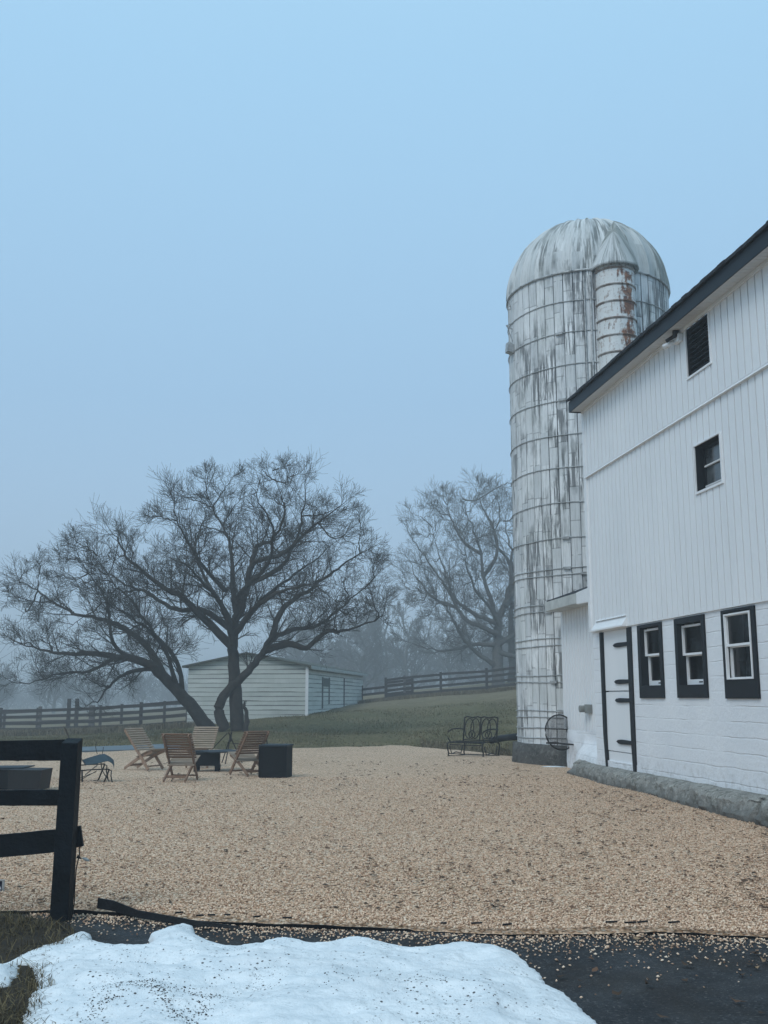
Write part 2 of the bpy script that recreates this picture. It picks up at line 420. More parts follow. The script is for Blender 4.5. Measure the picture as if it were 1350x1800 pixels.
def glass_mat():
    m = bpy.data.materials.new('window_glass'); m.use_nodes = True; t = m.node_tree; t.nodes.clear()
    tr = N(t, 'ShaderNodeBsdfTransparent'); tr.inputs[0].default_value = (.55, .6, .62, 1)
    gl = N(t, 'ShaderNodeBsdfGlossy'); gl.inputs['Roughness'].default_value = .04; gl.inputs[0].default_value = (.8, .8, .8, 1)
    fr = N(t, 'ShaderNodeFresnel'); fr.inputs[0].default_value = 1.5
    no = N(t, 'ShaderNodeTexNoise'); no.inputs['Scale'].default_value = 2.5; bp = N(t, 'ShaderNodeBump'); bp.inputs['Distance'].default_value = .01; bp.inputs['Strength'].default_value = .3
    t.links.new(no.outputs[0], bp.inputs['Height']); t.links.new(bp.outputs[0], gl.inputs['Normal']); 
    mx = N(t, 'ShaderNodeMixShader'); o = N(t, 'ShaderNodeOutputMaterial')
    t.links.new(fr.outputs[0], mx.inputs[0]); t.links.new(tr.outputs[0], mx.inputs[1]); t.links.new(gl.outputs[0], mx.inputs[2]); t.links.new(mx.outputs[0], o.inputs[0])
    return m
GLASS = glass_mat()

# ------------------------------------------------------------------ terrain
GE = [(-60, 30.0), (-12, 30.2), (-9, 30.9), (-6.5, 32.3), (-3, 33.6), (.5, 34.5), (1.6, 32.5), (2.4, 30.4), (3.0, 28.6), (3.5, 27.6), (5, 27.0), (60, 27.0)]
def gedge(X): return np.interp(X, [p[0] for p in GE], [p[1] for p in GE])
CT = [at(400, 1285, 38), at(535, 1256, 47), at(640, 1236, 62), at(333, 1279, 48), at(775, 1222, 60), at(905, 1212, 59), at(678, 1232, 60), at(877, 1207, 66),
      at(3, 1292, 51), at(72, 1292, 50.5), at(163, 1288, 50), at(249, 1284, 49), at(0, 1305, 38), at(200, 1300, 38), at(600, 1290, 40), at(750, 1285, 38), at(830, 1300, 33),
      at(900, 1296, 31.5), at(830, 1250, 46), at(900, 1250, 44), at(700, 1262, 46), (10, 34, .9), (14, 60, 3.2), (25, 45, 3.0), (40, 80, 4), (12, 80, 3.0), (0, 80, 1.9), (-10, 75, .7),
      (-25, 70, -.3), (-30, 50, -.4), (-40, 40, -.5), (-40, 110, -.5), (0, 130, 1.2), (40, 130, 3.0), (-20, 34, 0.0), (8, 26, .1), (20, 26, .6), (-80, 60, -1), (-60, 160, -1), (60, 160, 2), (0, 180, 1)]
CT = np.array(CT, float)
def tps_k(r2): return np.where(r2 > 1e-9, .5 * r2 * np.log(r2 + 1e-12), 0)
_n = len(CT); _K = np.zeros((_n + 3, _n + 3)); _D = ((CT[:, None, :2] - CT[None, :, :2]) ** 2).sum(-1) / 100.
_K[:_n, :_n] = tps_k(_D) + np.eye(_n) * .02; _K[:_n, _n] = 1; _K[:_n, _n + 1:_n + 3] = CT[:, :2] / 10; _K[_n:, :_n] = _K[:_n, _n:].T
_W = np.linalg.solve(_K, np.concatenate([CT[:, 2], np.zeros(3)]))
def terr(X, Y):
    X = np.atleast_1d(np.asarray(X, float)); Y = np.atleast_1d(np.asarray(Y, float))
    Xc = np.clip(X, -80, 60); Yc = np.clip(Y, 20, 180)
    D = ((Xc[:, None] - CT[None, :, 0]) ** 2 + (Yc[:, None] - CT[None, :, 1]) ** 2) / 100.
    z = tps_k(D) @ _W[:_n] + _W[_n] + _W[_n + 1] * Xc / 10 + _W[_n + 2] * Yc / 10
    d = np.clip((Y - gedge(X)) / 4.0, 0, 1); wq = d * d * (3 - 2 * d)
    return -.03 + wq * (z + .03)
def tz(x, y): return float(terr(x, y)[0])
xs = np.unique(np.concatenate([np.linspace(-700, -60, 14), np.linspace(-60, -16, 45), np.linspace(-16, 12, 113), np.linspace(12, 60, 50), np.linspace(60, 700, 14)]))
ys = np.unique(np.concatenate([np.linspace(-60, 24, 15), np.linspace(24, 70, 150), np.linspace(70, 200, 60), np.linspace(200, 900, 12)]))
XX, YY = np.meshgrid(xs, ys); ZZ = terr(XX.ravel(), YY.ravel())
far = (YY.ravel() > 30)
ZZ = ZZ + far * (np.sin(XX.ravel() * 1.3 + YY.ravel() * .4) * np.sin(YY.ravel() * .9) * .03)
nx, ny = len(xs), len(ys)
idx = np.arange(nx * ny).reshape(ny, nx)
Q = np.stack([idx[:-1, :-1], idx[:-1, 1:], idx[1:, 1:], idx[1:, :-1]], -1).reshape(-1, 4)
tag(obj('ground', npmesh('ground', np.stack([XX.ravel(), YY.ravel(), ZZ], 1), Q), GRASS, smooth=True), kind='structure')

# gravel yard: near edge follows the black edging strip
NEARP = [gnd(x, y) for x, y in [(-300, 1612), (0, 1602), (120, 1601), (230, 1607), (300, 1614), (450, 1624), (700, 1633), (900, 1641), (1150, 1636), (1350, 1646), (1800, 1660)]]
def nedge(X): return np.interp(X, [p[0] for p in NEARP], [p[1] for p in NEARP])
def gz(x, y):
    dx, dy = x - 3.9365, y - 19.6245
    so = dx * .1445 - dy * .9895; oo = -dx * .9895 - dy * .1445
    return .05 * np.clip(1 - oo / 3.5, 0, 1) * np.clip((8 - so) / 5, 0, 1)
gx = np.linspace(-16, 12, 141); gt = np.linspace(0, 1, 101)
GV = []
for t in gt:
    for x in gx:
        y0 = float(nedge(x)); y1 = float(gedge(x)) + .25 * math.sin(x * 3.1) + .12 * math.sin(x * 9.7)
        y = y0 + (y1 - y0) * t
        z = .012 + .014 * math.sin(x * 1.7 + y * .8) * math.sin(y * 1.3 - x * .5)
        z += float(gz(x, y))
        if t == 1: z = -.06 + tz(x, y)
        if t == 0: z = -.02
        GV.append((x, y, z))
idx = np.arange(len(GV)).reshape(len(gt), len(gx))
Q = np.stack([idx[:-1, :-1], idx[:-1, 1:], idx[1:, 1:], idx[1:, :-1]], -1).reshape(-1, 4)
tag(obj('gravel_yard', npmesh('gravel_yard', GV, Q), GRAVEL, smooth=True), kind='structure')
# asphalt strip in front
AV = []; ax_ = np.linspace(-14, 14, 113); ay_ = np.linspace(0, 1, 41)
for t in ay_:
    for x in ax_:
        y = -6 + (float(nedge(x)) + 6) * t
        AV.append((x, y, -.018 + .008 * math.sin(x * 2.3 + y) * math.sin(y * 1.9)))
idx = np.arange(len(AV)).reshape(len(ay_), len(ax_))
Q = np.stack([idx[:-1, :-1], idx[:-1, 1:], idx[1:, 1:], idx[1:, :-1]], -1).reshape(-1, 4)
tag(obj('road', npmesh('road', AV, Q), ASPHALT, smooth=True), kind='structure')
# bluish strip beyond the gravel, left
pm = MB()
P0 = gnd(60, 1322); P1 = gnd(290, 1318)
pp = [(-12.5, 29.9), (-9.0, 30.9), (-6.3, 32.4), (-6.5, 34.2), (-9.2, 32.9), (-12.8, 31.9)]
pm.add([(x, y, .10 if False else max(.035, tz(x, y) + .03)) for x, y in pp] + [(x, y, -.2) for x, y in pp], [(0, 1, 2, 3, 4, 5)] + [(i, i + 6, (i + 1) % 6 + 6, (i + 1) % 6) for i in range(6)])
tag(obj('path', pm, simple('pale_blue_paving', (.13, .165, .19), .6, .15, 3, .002)), kind='structure')

# ------------------------------------------------------------------ scattered stones, leaves, blades
def stones(name, X, Y, Z, S, mat, label):
    n = len(X); o = np.array([(1, 0, 0), (-1, 0, 0), (0, 1, 0), (0, -1, 0), (0, 0, 1), (0, 0, -1)], float)
    f = np.array([(0, 2, 4), (2, 1, 4), (1, 3, 4), (3, 0, 4), (2, 0, 5), (1, 2, 5), (3, 1, 5), (0, 3, 5)])
    sc = S[:, None] * nr.uniform(.65, 1.35, (n, 3)); sc[:, 2] *= .65
    v = o[None] * sc[:, None]; v = v * nr.uniform(.8, 1.2, (n, 6, 1))
    a = nr.uniform(0, 6.28, n); ca, sa = np.cos(a), np.sin(a)
    t = nr.uniform(-.5, .5, n)
    x = v[..., 0] * ca[:, None] - v[..., 1] * sa[:, None]; y = v[..., 0] * sa[:, None] + v[..., 1] * ca[:, None]
    z = v[..., 2] + x * t[:, None] * .6
    V = np.stack([x + X[:, None], y + Y[:, None], z + Z[:, None]], -1).reshape(-1, 3)
    Fs = (f[None] + (np.arange(n) * 6)[:, None, None]).reshape(-1, 3)
    return tag(obj(name, npmesh(name, V, Fs), mat, smooth=False), label, 'gravel', kind='stuff')
n = 120000
Y = 7.0 + 14.0 * nr.rand(n) ** 2.1; X = (nr.rand(n) * 2 - 1) * (.42 * Y + .3)
k = Y > nedge(X) + .03; X, Y = X[k], Y[k]
stones('gravel_stones', X, Y, gz(X, Y) + .014 + .014 * np.sin(X * 1.7 + Y * .8) * np.sin(Y * 1.3 - X * .5) + .004, nr.uniform(.0055, .0115, len(X)), STONE, 'loose tan and cream pebbles covering the near part of the yard')
n = 3600
X = nr.uniform(-2.6, 3.4, n); e0 = nedge(X); dd = nr.exponential(.26, n)
Y = e0 - .04 - dd * np.where(X > -.4, 1.0, .55); Z = np.full(n, -.008)
k = (Y > 4.9)
stones('spilled_pebbles', X[k], Y[k], Z[k], nr.uniform(.0045, .011, k.sum()), STONE, 'pebbles spilled from the yard onto the dark strip in front')

def leaves(name, X, Y, Z, S, label, cat='leaves'):
    n = len(X); a = nr.uniform(0, 6.28, n); 
    base = np.array([(-1, 0, .15), (-.2, -.55, .0), (.5, -.35, .1), (1, 0, .35), (.4, .45, .05), (-.3, .5, .25)])
    v = base[None] * S[:, None, None] * nr.uniform(.6, 1.3, (n, 6, 1)); v[..., 2] *= nr.uniform(.4, 2.0, (n, 1))
    x = v[..., 0] * np.cos(a)[:, None] - v[..., 1] * np.sin(a)[:, None]; y = v[..., 0] * np.sin(a)[:, None] + v[..., 1] * np.cos(a)[:, None]
    V = np.stack([x + X[:, None], y + Y[:, None], v[..., 2] + Z[:, None]], -1).reshape(-1, 3)
    f = np.array([(0, 1, 2, 5), (2, 3, 4, 5)]); Fs = (f[None] + (np.arange(n) * 6)[:, None, None]).reshape(-1, 4)
    return tag(obj(name, npmesh(name, V, Fs), LEAF), label, cat, kind='stuff')
n = 6500
Y = 8 + 18 * nr.rand(n) ** 1.2; X = (nr.rand(n) * 2 - 1) * .4 * Y
keep = nr.rand(n) < (.25 + .75 * np.clip((X / (.4 * Y) + .3), 0, 1)) * np.clip(.4 + np.sin(X * 1.9 + 1) * np.sin(Y * .9) + .3, .15, 1)
keep &= (X < 6.8 - .146 * Y - .5)
X, Y = X[keep], Y[keep]
leaves('fallen_leaves', X, Y, gz(X, Y) + .028, nr.uniform(.014, .026, len(X)) * (1 + .045 * Y), 'small dark dead leaves strewn over the gravel')
X = nr.uniform(.9, 3.0, 60); Y = nr.uniform(5.2, 7.2, 60); 
leaves('road_leaves', X, Y, np.full(60, -.005), nr.uniform(.018, .045, 60), 'curled dead leaves and bark bits on the dark ground right of the snow')

def blades(name, X, Y, Z, L, W, mat, label, lean=.6, cat='grass'):
    n = len(X); a = nr.uniform(0, 6.28, n); le = np.abs(nr.normal(0, lean, n)); 
    dx, dy = np.cos(a) * le, np.sin(a) * le
    px, py = -np.sin(a), np.cos(a)
    P0_ = np.stack([X, Y, Z], 1); D1 = np.stack([dx * .45, dy * .45, np.full(n, .6)], 1); D2 = np.stack([dx * 1.1, dy * 1.1, np.full(n, .85) - .25 * le], 1)
    side = np.stack([px, py, np.zeros(n)], 1) * W[:, None]
    V = np.stack([P0_ - side, P0_ + side, P0_ + D1 * L[:, None] + side * .8, P0_ + D1 * L[:, None] - side * .8, P0_ + D2 * L[:, None] + side * .2, P0_ + D2 * L[:, None] - side * .2], 1).reshape(-1, 3)
    f = np.array([(0, 1, 2, 3), (3, 2, 4, 5)]); Fs = (f[None] + (np.arange(n) * 6)[:, None, None]).reshape(-1, 4)
    return tag(obj(name, npmesh(name, V, Fs), mat), label, cat, kind='stuff')
# grassy verge bottom left (soil sheet + tangled blades)
vg = MB(); vp = [(-5, 8.0), (-2.75, 7.95), (-2.2, 7.6), (-2.0, 7.2), (-1.9, 6.6), (-1.72, 6.0), (-1.5, 5.4), (-1.35, 4.6), (-1.3, 3), (-5, 3)]
vg.add([(x, y, .004) for x, y in vp] + [(-3.3, 6, .03)], [(i, (i + 1) % 10, 10) for i in range(10)])
tag(obj('verge_soil', vg, simple('dark_soil', (.035, .027, .018), .95, .4, 6, .03)), kind='structure')
n = 26000
X = nr.uniform(-4.2, -1.35, n); Y = nr.uniform(4.4, 8.0, n)
def in_poly(X, Y, P):
    c = np.zeros(len(X), bool); m_ = len(P)
    for i in range(m_):
        x0, y0 = P[i][:2]; x1, y1 = P[(i + 1) % m_][:2]
        t = ((y0 > Y) != (y1 > Y)) & (X < (x1 - x0) * (Y - y0) / (y1 - y0 + 1e-12) + x0); c ^= t
    return c
k = in_poly(X, Y, vp) & (nr.rand(n) < np.clip(.55 + .6 * np.sin(X * 7 + 2 * np.sin(Y * 5)) * np.sin(Y * 6), .15, 1))
X, Y = X[k], Y[k]
blades('verge_grass', X, Y, np.full(len(X), .0), nr.uniform(.03, .10, len(X)), nr.uniform(.0012, .0028, len(X)), BLADE, 'flattened brown grass at the foot of the black fence post', 2.0)
# tall dry grass along the far fences and lawn tufts
n = 26000
Xl = nr.uniform(-22, -8.0, n); Yl = np.interp(Xl, [-22, -8], [51.5, 47.8]) + nr.normal(0, .5, n)
Xr = nr.uniform(-1.5, 9, 12000); Yr = np.interp(Xr, [-1.5, 9], [61, 58]) + nr.normal(0, .6, 12000)
Xn = nr.uniform(1.2, 5, 9000); Yn = gedge(Xn) + .1 + np.abs(nr.normal(0, 1.0, 9000))
X = np.concatenate([Xl, Xr, Xn]); Y = np.concatenate([Yl, Yr, Yn])
L_ = np.concatenate([nr.uniform(.1, .42, n), nr.uniform(.08, .3, 12000), nr.uniform(.05, .16, 9000)])
blades('tall_dry_grass', X, Y, terr(X, Y), L_, np.full(len(X), .008), BLADE2, 'straw coloured tall grass along the far fences and slope foot')
n = 60000
Y = nr.uniform(28, 50, n); X = nr.uniform(-.42, .16, n) * Y
k = (Y > gedge(X) + .2); X, Y = X[k], Y[k]
blades('lawn_grass', X, Y, terr(X, Y) - .01, nr.uniform(.03, .09, len(X)), np.full(len(X), .010), BLADE3, 'short olive green lawn on the slope behind the yard', .7)

# ------------------------------------------------------------------ snow
OUT = [(-260, 1700), (0, 1692), (20, 1684), (50, 1670), (100, 1652), (150, 1636), (160, 1640), (150, 1651), (186, 1657), (205, 1667), (240, 1664), (272, 1652), (262, 1640), (292, 1630), (325, 1621), (341, 1626), (342, 1640),
       (375, 1654), (420, 1665), (462, 1656), (490, 1646), (520, 1652), (562, 1660), (600, 1654), (636, 1647), (672, 1657), (722, 1664), (762, 1663), (800, 1658), (850, 1659), (878, 1662), (905, 1674), (930, 1694),
       (958, 1716), (962, 1728), (990, 1742), (1012, 1764), (1042, 1785), (1052, 1800), (1075, 1830), (1000, 1900), (100, 1900), (60, 1830), (45, 1802), (38, 1785), (52, 1765), (56, 1745), (68, 1726), (60, 1712), (52, 1694), (36, 1694), (34, 1712), (20, 1730), (0, 1736), (-260, 1800)]
SP = np.array([gnd(x, y, .02)[:2] for x, y in OUT])
gx = np.arange(-3.4, 1.6, .014); gy = np.arange(4.3, 7.75, .014)
GX, GY = np.meshgrid(gx, gy); px_, py_ = GX.ravel(), GY.ravel()
from mathutils import noise as mn
wx = np.array([mn.noise(Vector((a * 4.5, b * 4.5, 0))) * .03 + mn.noise(Vector((a * 16, b * 16, 3))) * .016 + mn.noise(Vector((a * 42, b * 42, 3))) * .007 for a, b in zip(px_, py_)])
ins = in_poly(px_ + wx, py_ - wx, SP)
dist = np.full(len(px_), 9.)
for i in range(len(SP)):
    a = SP[i]; b = SP[(i + 1) % len(SP)]; ab = b - a
    t = np.clip(((px_ + wx - a[0]) * ab[0] + (py_ - wx - a[1]) * ab[1]) / (ab @ ab + 1e-12), 0, 1)
    dist = np.minimum(dist, np.hypot(px_ + wx - a[0] - t * ab[0], py_ - wx - a[1] - t * ab[1]))
sdv = np.where(ins, dist, -dist)
lump = np.array([mn.noise(Vector((a * 1.6, b * 2.2, 7))) * .055 + mn.noise(Vector((a * 5, b * 6.5, 1))) * .028 + mn.noise(Vector((a * 13, b * 15, 2))) * .010 + mn.noise(Vector((a * 30, b * 34, 2))) * .004 for a, b in zip(px_, py_)])
d_ = np.clip(sdv, 0, None); core = 1 - np.exp(-d_ / .06)
hh = np.where(sdv > 0, core * (.035 + .05 * np.clip(d_ / .5, 0, 1)) + lump * np.clip(d_ / .15, 0, 1) + .01, -.02)
hh = np.where(sdv > 0, np.maximum(hh, .012 * core + .002), -.03)
ok = (sdv > -.02).reshape(GX.shape)
idx = np.arange(len(px_)).reshape(GX.shape)
fq = ok[:-1, :-1] & ok[:-1, 1:] & ok[1:, 1:] & ok[1:, :-1]
Q = np.stack([idx[:-1, :-1], idx[:-1, 1:], idx[1:, 1:], idx[1:, :-1]], -1)[fq]
used = np.unique(Q); rem = np.full(len(px_), -1); rem[used] = np.arange(len(used))
tag(obj('snow_patch', npmesh('snow_patch', np.stack([px_, py_, hh], 1)[used], rem[Q]), SNOW, smooth=True), 'large melting patch of dirty-speckled snow across the front of the picture', 'snow')
# grit lying on the snow, in the melt ring and in loose drifts
Z7 = lambda x, y: (x / 2.7, 1600 + y / 2.7)
ARC = [[(440, 500), (500, 455), (560, 412), (640, 392), (700, 388), (745, 425), (770, 465), (810, 495), (860, 525), (930, 505), (1000, 478)], [(760, 392), (840, 405), (900, 425), (985, 440), (1060, 440)], [(390, 530), (440, 430), (520, 400)],
       [(560, 255), (650, 250), (760, 300)], [(1000, 340), (1200, 350), (1340, 340)], [(1500, 380), (1800, 350), (2100, 400), (2500, 480)]]
gp = []
for a_i, arc in enumerate(ARC):
    for q in range(len(arc) - 1):
        m_ = (60, 45, 45, 40, 60, 70)[a_i]
        for _ in range(m_):
            t = nr.rand(); sg_ = (22, 24, 34, 40, 50, 60)[a_i]
            gp.append(Z7(arc[q][0] + (arc[q + 1][0] - arc[q][0]) * t + nr.normal(0, sg_), arc[q][1] + (arc[q + 1][1] - arc[q][1]) * t + nr.normal(0, sg_ * .8)))
GP = np.array([gnd(x, y, .05)[:2] for x, y in gp])
ii = np.clip(((GP[:, 0] + 3.4) / .014).round().astype(int), 0, GX.shape[1] - 1); jj = np.clip(((GP[:, 1] - 4.3) / .014).round().astype(int), 0, GX.shape[0] - 1)
H2 = hh.reshape(GX.shape)[jj, ii]; S2 = sdv.reshape(GX.shape)[jj, ii]; k = S2 > .03
o_ = stones('snow_grit', GP[k, 0], GP[k, 1], H2[k] + .001, nr.uniform(.0018, .0052, k.sum()) * nr.uniform(.6, 1.3, k.sum()), simple('dark_grit', (.035, .03, .028), .9, .4), 'dark grit and bark crumbs scattered on the big snow patch'); o_['category'] = 'grit'
def blob(cx, cy, z, rx, ry, h, name, label, group=None):
    mb = MB(); K = 22; R = 5; v = [(cx, cy, z + h)]
    for j in range(1, R + 1):
        for i in range(K):
            a = 2 * math.pi * i / K; q = j / R; wv = 1 + .22 * math.sin(3 * a + cx) + .1 * math.sin(7 * a)
            v.append((cx + rx * q * wv * math.cos(a), cy + ry * q * wv * math.sin(a), z + h * (1 - q ** 2.5) - (.02 if j == R else 0)))
    f = [(0, 1 + i, 1 + (i + 1) % K) for i in range(K)]
    for j in range(R - 1):
        for i in range(K): f.append((1 + j * K + i, 1 + (j + 1) * K + i, 1 + (j + 1) * K + (i + 1) % K, 1 + j * K + (i + 1) % K))
    mb.add(v, f); tag(obj(name, mb, SNOW, smooth=True), label, 'snow', group)
g = gnd(958, 1347); blob(3.72, 23.35, 0.035, .36, .12, .05, 'snow_remnant', 'thin white sliver of snow on the gravel before the silo base')

# ------------------------------------------------------------------ barn
CX, CY = 3.9365, 19.6245; U = np.array((.1445, -.9895)); NN = np.array((-.9895, -.1445))
def Wp(s, o, z): p = np.array((CX, CY)) + U * s + NN * o; return (p[0], p[1], z)
barn = thing('white_barn', 'long white barn with vertical siding above painted block wall and black trimmed windows', 'barn', Wp(0, 0, 0))
LEN = 19.0
def strips(mb, cuts, prof, z0, z1, holes):
    """wall skin in vertical strips; prof(s)->offset, holes: (s0,s1,z0,z1)"""
    S_ = sorted(set([round(c, 4) for c in cuts] + [round(h[0], 4) for h in holes] + [round(h[1], 4) for h in holes]))
    for a, b in zip(S_[:-1], S_[1:]):
        mid = (a + b) / 2; zs = [z0, z1]
        for h in holes:
            if h[0] < mid < h[1]: zs += [h[2], h[3]]
        zs = sorted(zs)
        for q in range(0, len(zs), 2):
            if zs[q + 1] - zs[q] < 1e-4: continue
            mb.add([Wp(a, prof(a + 1e-3 if b - a > .01 else a), zs[q]), Wp(b, prof(b - 1e-3 if b - a > .01 else b), zs[q]), Wp(b, prof(b - 1e-3 if b - a > .01 else b), zs[q + 1]), Wp(a, prof(a + 1e-3 if b - a > .01 else a), zs[q + 1])], [(0, 1, 2, 3)])
def siding_cuts(L, pitch=.195, g=.026):
    c = [0.0]; s = pitch
    while s < L:
        c += [s - g / 2, s - g / 2 + .002, s + g / 2 - .002, s + g / 2]; s += pitch
    return c + [L]
def siding_prof(base, pitch=.195, g=.026, dep=.055):
    def f(s):
        r = s / pitch; d = abs(r - round(r)) * pitch
        return base - dep if (d < g * .47 and round(r) > 0) else base
    return f
UW = (4.77, 5.58, 4.52, 5.20); VT = (4.73, 5.48, 6.28, 7.03)
up = MB(); strips(up, siding_cuts(LEN), siding_prof(.05), 5.77, 7.06, [VT])
obj('upper_siding', up, SIDING, barn, world=True)
lo = MB(); strips(lo, siding_cuts(LEN), siding_prof(.03), 2.765, 5.72, [UW])
lo.add([Wp(0, .03, 2.765), Wp(LEN, .03, 2.765), Wp(LEN, -.06, 2.765), Wp(0, -.06, 2.765)], [(0, 1, 2, 3)])
obj('lower_siding', lo, SIDING, barn, world=True)
bd = MB(); bd.hexa([Wp(0, .0, 5.715), Wp(LEN, .0, 5.715), Wp(LEN, .075, 5.725), Wp(0, .075, 5.725)], [Wp(0, .0, 5.772), Wp(LEN, .0, 5.772), Wp(LEN, .058, 5.760), Wp(0, .058, 5.760)])
obj('band_trim', bd, WHITEP, barn, world=True)
ct = MB(); ct.hexa([Wp(-.03, -.1, 2.77), Wp(.09, -.1, 2.77), Wp(.09, .062, 2.77), Wp(-.03, .062, 2.77)], [Wp(-.03, -.1, 7.05), Wp(.09, -.1, 7.05), Wp(.09, .062, 7.05), Wp(-.03, .062, 7.05)])
obj('corner_trim', ct, WHITEP, barn, world=True)
DOOR = (.43, 1.93, .45, 2.74)
WINS = [(2.24, 3.21, 1.55, 2.72), (3.72, 4.73, 1.555, 2.72), (5.28, 6.20, 1.545, 2.72)]
ms = MB(); strips(ms, list(np.arange(0, LEN, .25)) + [LEN], lambda s: 0.0, .25, 2.78, [DOOR] + WINS)
# reveals
for h in [DOOR] + WINS:
    for a in (h[0], h[1]): ms.add([Wp(a, 0, h[2]), Wp(a, 0, h[3]), Wp(a, -.3, h[3]), Wp(a, -.3, h[2])], [(0, 1, 2, 3)])
    for z in (h[2], h[3]): ms.add([Wp(h[0], 0, z), Wp(h[1], 0, z), Wp(h[1], -.3, z), Wp(h[0], -.3, z)], [(0, 1, 2, 3)])
obj('block_wall', ms, MASON, barn, world=True)
ew = MB()   # end walls, back wall and inner dark lining
BD = -11
ew.add([Wp(0, -.002, .2), Wp(0, BD, .2), Wp(0, BD, 7.1), Wp(0, (BD) / 2, 10.8), Wp(0, -.002, 7.1)], [(0, 1, 2, 3, 4)])
ew.add([Wp(LEN, -.002, .2), Wp(LEN, BD, .2), Wp(LEN, BD, 7.1), Wp(LEN, (BD) / 2, 10.8), Wp(LEN, -.002, 7.1)], [(0, 1, 2, 3, 4)])
ew.add([Wp(0, BD, .2), Wp(LEN, BD, .2), Wp(LEN, BD, 7.1), Wp(0, BD, 7.1)], [(0, 1, 2, 3)])
obj('end_walls', ew, SIDING, barn, world=True)
inn = MB(); inn.add([Wp(.05, -3, .3), Wp(LEN - .1, -3, .3), Wp(LEN - .1, -3, 7), Wp(.05, -3, 7)], [(0, 1, 2, 3)])
inn.add([Wp(.05, -.3, 2.9), Wp(LEN - .1, -.3, 2.9), Wp(LEN - .1, -3, 2.9), Wp(.05, -3, 2.9)], [(0, 1, 2, 3)])
inn.add([Wp(.05, -.3, .3), Wp(LEN - .1, -.3, .3), Wp(LEN - .1, -3, .3), Wp(.05, -3, .3)], [(0, 1, 2, 3)])
obj('interior_partition', inn, DARKI, barn, world=True)
# roof: shingle slab, fascia, soffit
OV = .30; sl_ = 3.72 / 5.5
rf = MB(); zt = 7.275
rf.hexa([Wp(-.08, OV + .03, zt), Wp(LEN + .2, OV + .03, zt), Wp(LEN + .2, BD / 2, zt + (OV - BD / 2) * sl_), Wp(-.08, BD / 2, zt + (OV - BD / 2) * sl_)],
        [Wp(-.08, OV + .03, zt + .04), Wp(LEN + .2, OV + .03, zt + .04), Wp(LEN + .2, BD / 2, zt + .06 + (OV - BD / 2) * sl_), Wp(-.08, BD / 2, zt + .06 + (OV - BD / 2) * sl_)])
rf.hexa([Wp(-.08, BD - OV, zt), Wp(LEN + .2, BD - OV, zt), Wp(LEN + .2, BD / 2, zt + (OV - BD / 2) * sl_), Wp(-.08, BD / 2, zt + (OV - BD / 2) * sl_)],
        [Wp(-.08, BD - OV, zt + .05), Wp(LEN + .2, BD - OV, zt + .05), Wp(LEN + .2, BD / 2, zt + .06 + (OV - BD / 2) * sl_), Wp(-.08, BD / 2, zt + .06 + (OV - BD / 2) * sl_)])
s = -.08
while s < LEN:      # shingle tabs hanging over the edge
    wd_ = rng.uniform(.14, .2); dz = rng.uniform(0, .010); oo = OV + .045 + rng.uniform(0, .014)
    rf.hexa([Wp(s, OV - .2, zt + .10), Wp(s + wd_ - .012, OV - .2, zt + .10), Wp(s + wd_ - .012, oo, zt - .012 + dz), Wp(s, oo, zt - .012 + dz)],
            [Wp(s, OV - .2, zt + .18), Wp(s + wd_ - .012, OV - .2, zt + .18), Wp(s + wd_ - .012, oo, zt + .035 + dz), Wp(s, oo, zt + .035 + dz)]); s += wd_
obj('roof', rf, SHING, barn, world=True)
fa = MB(); fa.hexa([Wp(-.06, OV - .02, 7.06), Wp(LEN, OV - .02, 7.06), Wp(LEN, OV, 7.06), Wp(-.06, OV, 7.06)], [Wp(-.06, OV - .02, 7.27), Wp(LEN, OV - .02, 7.27), Wp(LEN, OV, 7.27), Wp(-.06, OV, 7.27)])
fa.hexa([Wp(-.08, -.1, 7.06), Wp(-.058, -.1, 7.06), Wp(-.058, OV, 7.06), Wp(-.08, OV, 7.06)], [Wp(-.08, -.1, 7.5), Wp(-.058, -.1, 7.5), Wp(-.058, OV, 7.27), Wp(-.08, OV, 7.27)])
obj('fascia', fa, FASC, barn, world=True)
sf = MB(); c_ = -.05
while c_ < LEN:
    sf.hexa([Wp(c_, .05, 7.078), Wp(c_ + .095, .05, 7.078), Wp(c_ + .095, OV - .02, 7.078), Wp(c_, OV - .02, 7.078)], [Wp(c_, .05, 7.1), Wp(c_ + .095, .05, 7.1), Wp(c_ + .095, OV - .02, 7.1), Wp(c_, OV - .02, 7.1)]); c_ += .105
sf.hexa([Wp(-.05, .04, 7.09), Wp(LEN, .04, 7.09), Wp(LEN, OV - .022, 7.09), Wp(-.05, OV - .022, 7.09)], [Wp(-.05, .04, 7.12), Wp(LEN, .04, 7.12), Wp(LEN, OV - .022, 7.12), Wp(-.05, OV - .022, 7.12)])
obj('soffit', sf, SOFF, barn, world=True)
fz = MB(); fz.hexa([Wp(.0, .052, 7.03), Wp(LEN, .052, 7.03), Wp(LEN, .08, 7.03), Wp(.0, .08, 7.03)], [Wp(.0, .052, 7.078), Wp(LEN, .052, 7.078), Wp(LEN, .08, 7.078), Wp(.0, .08, 7.078)])
obj('frieze_trim', fz, WHITEP, barn, world=True)

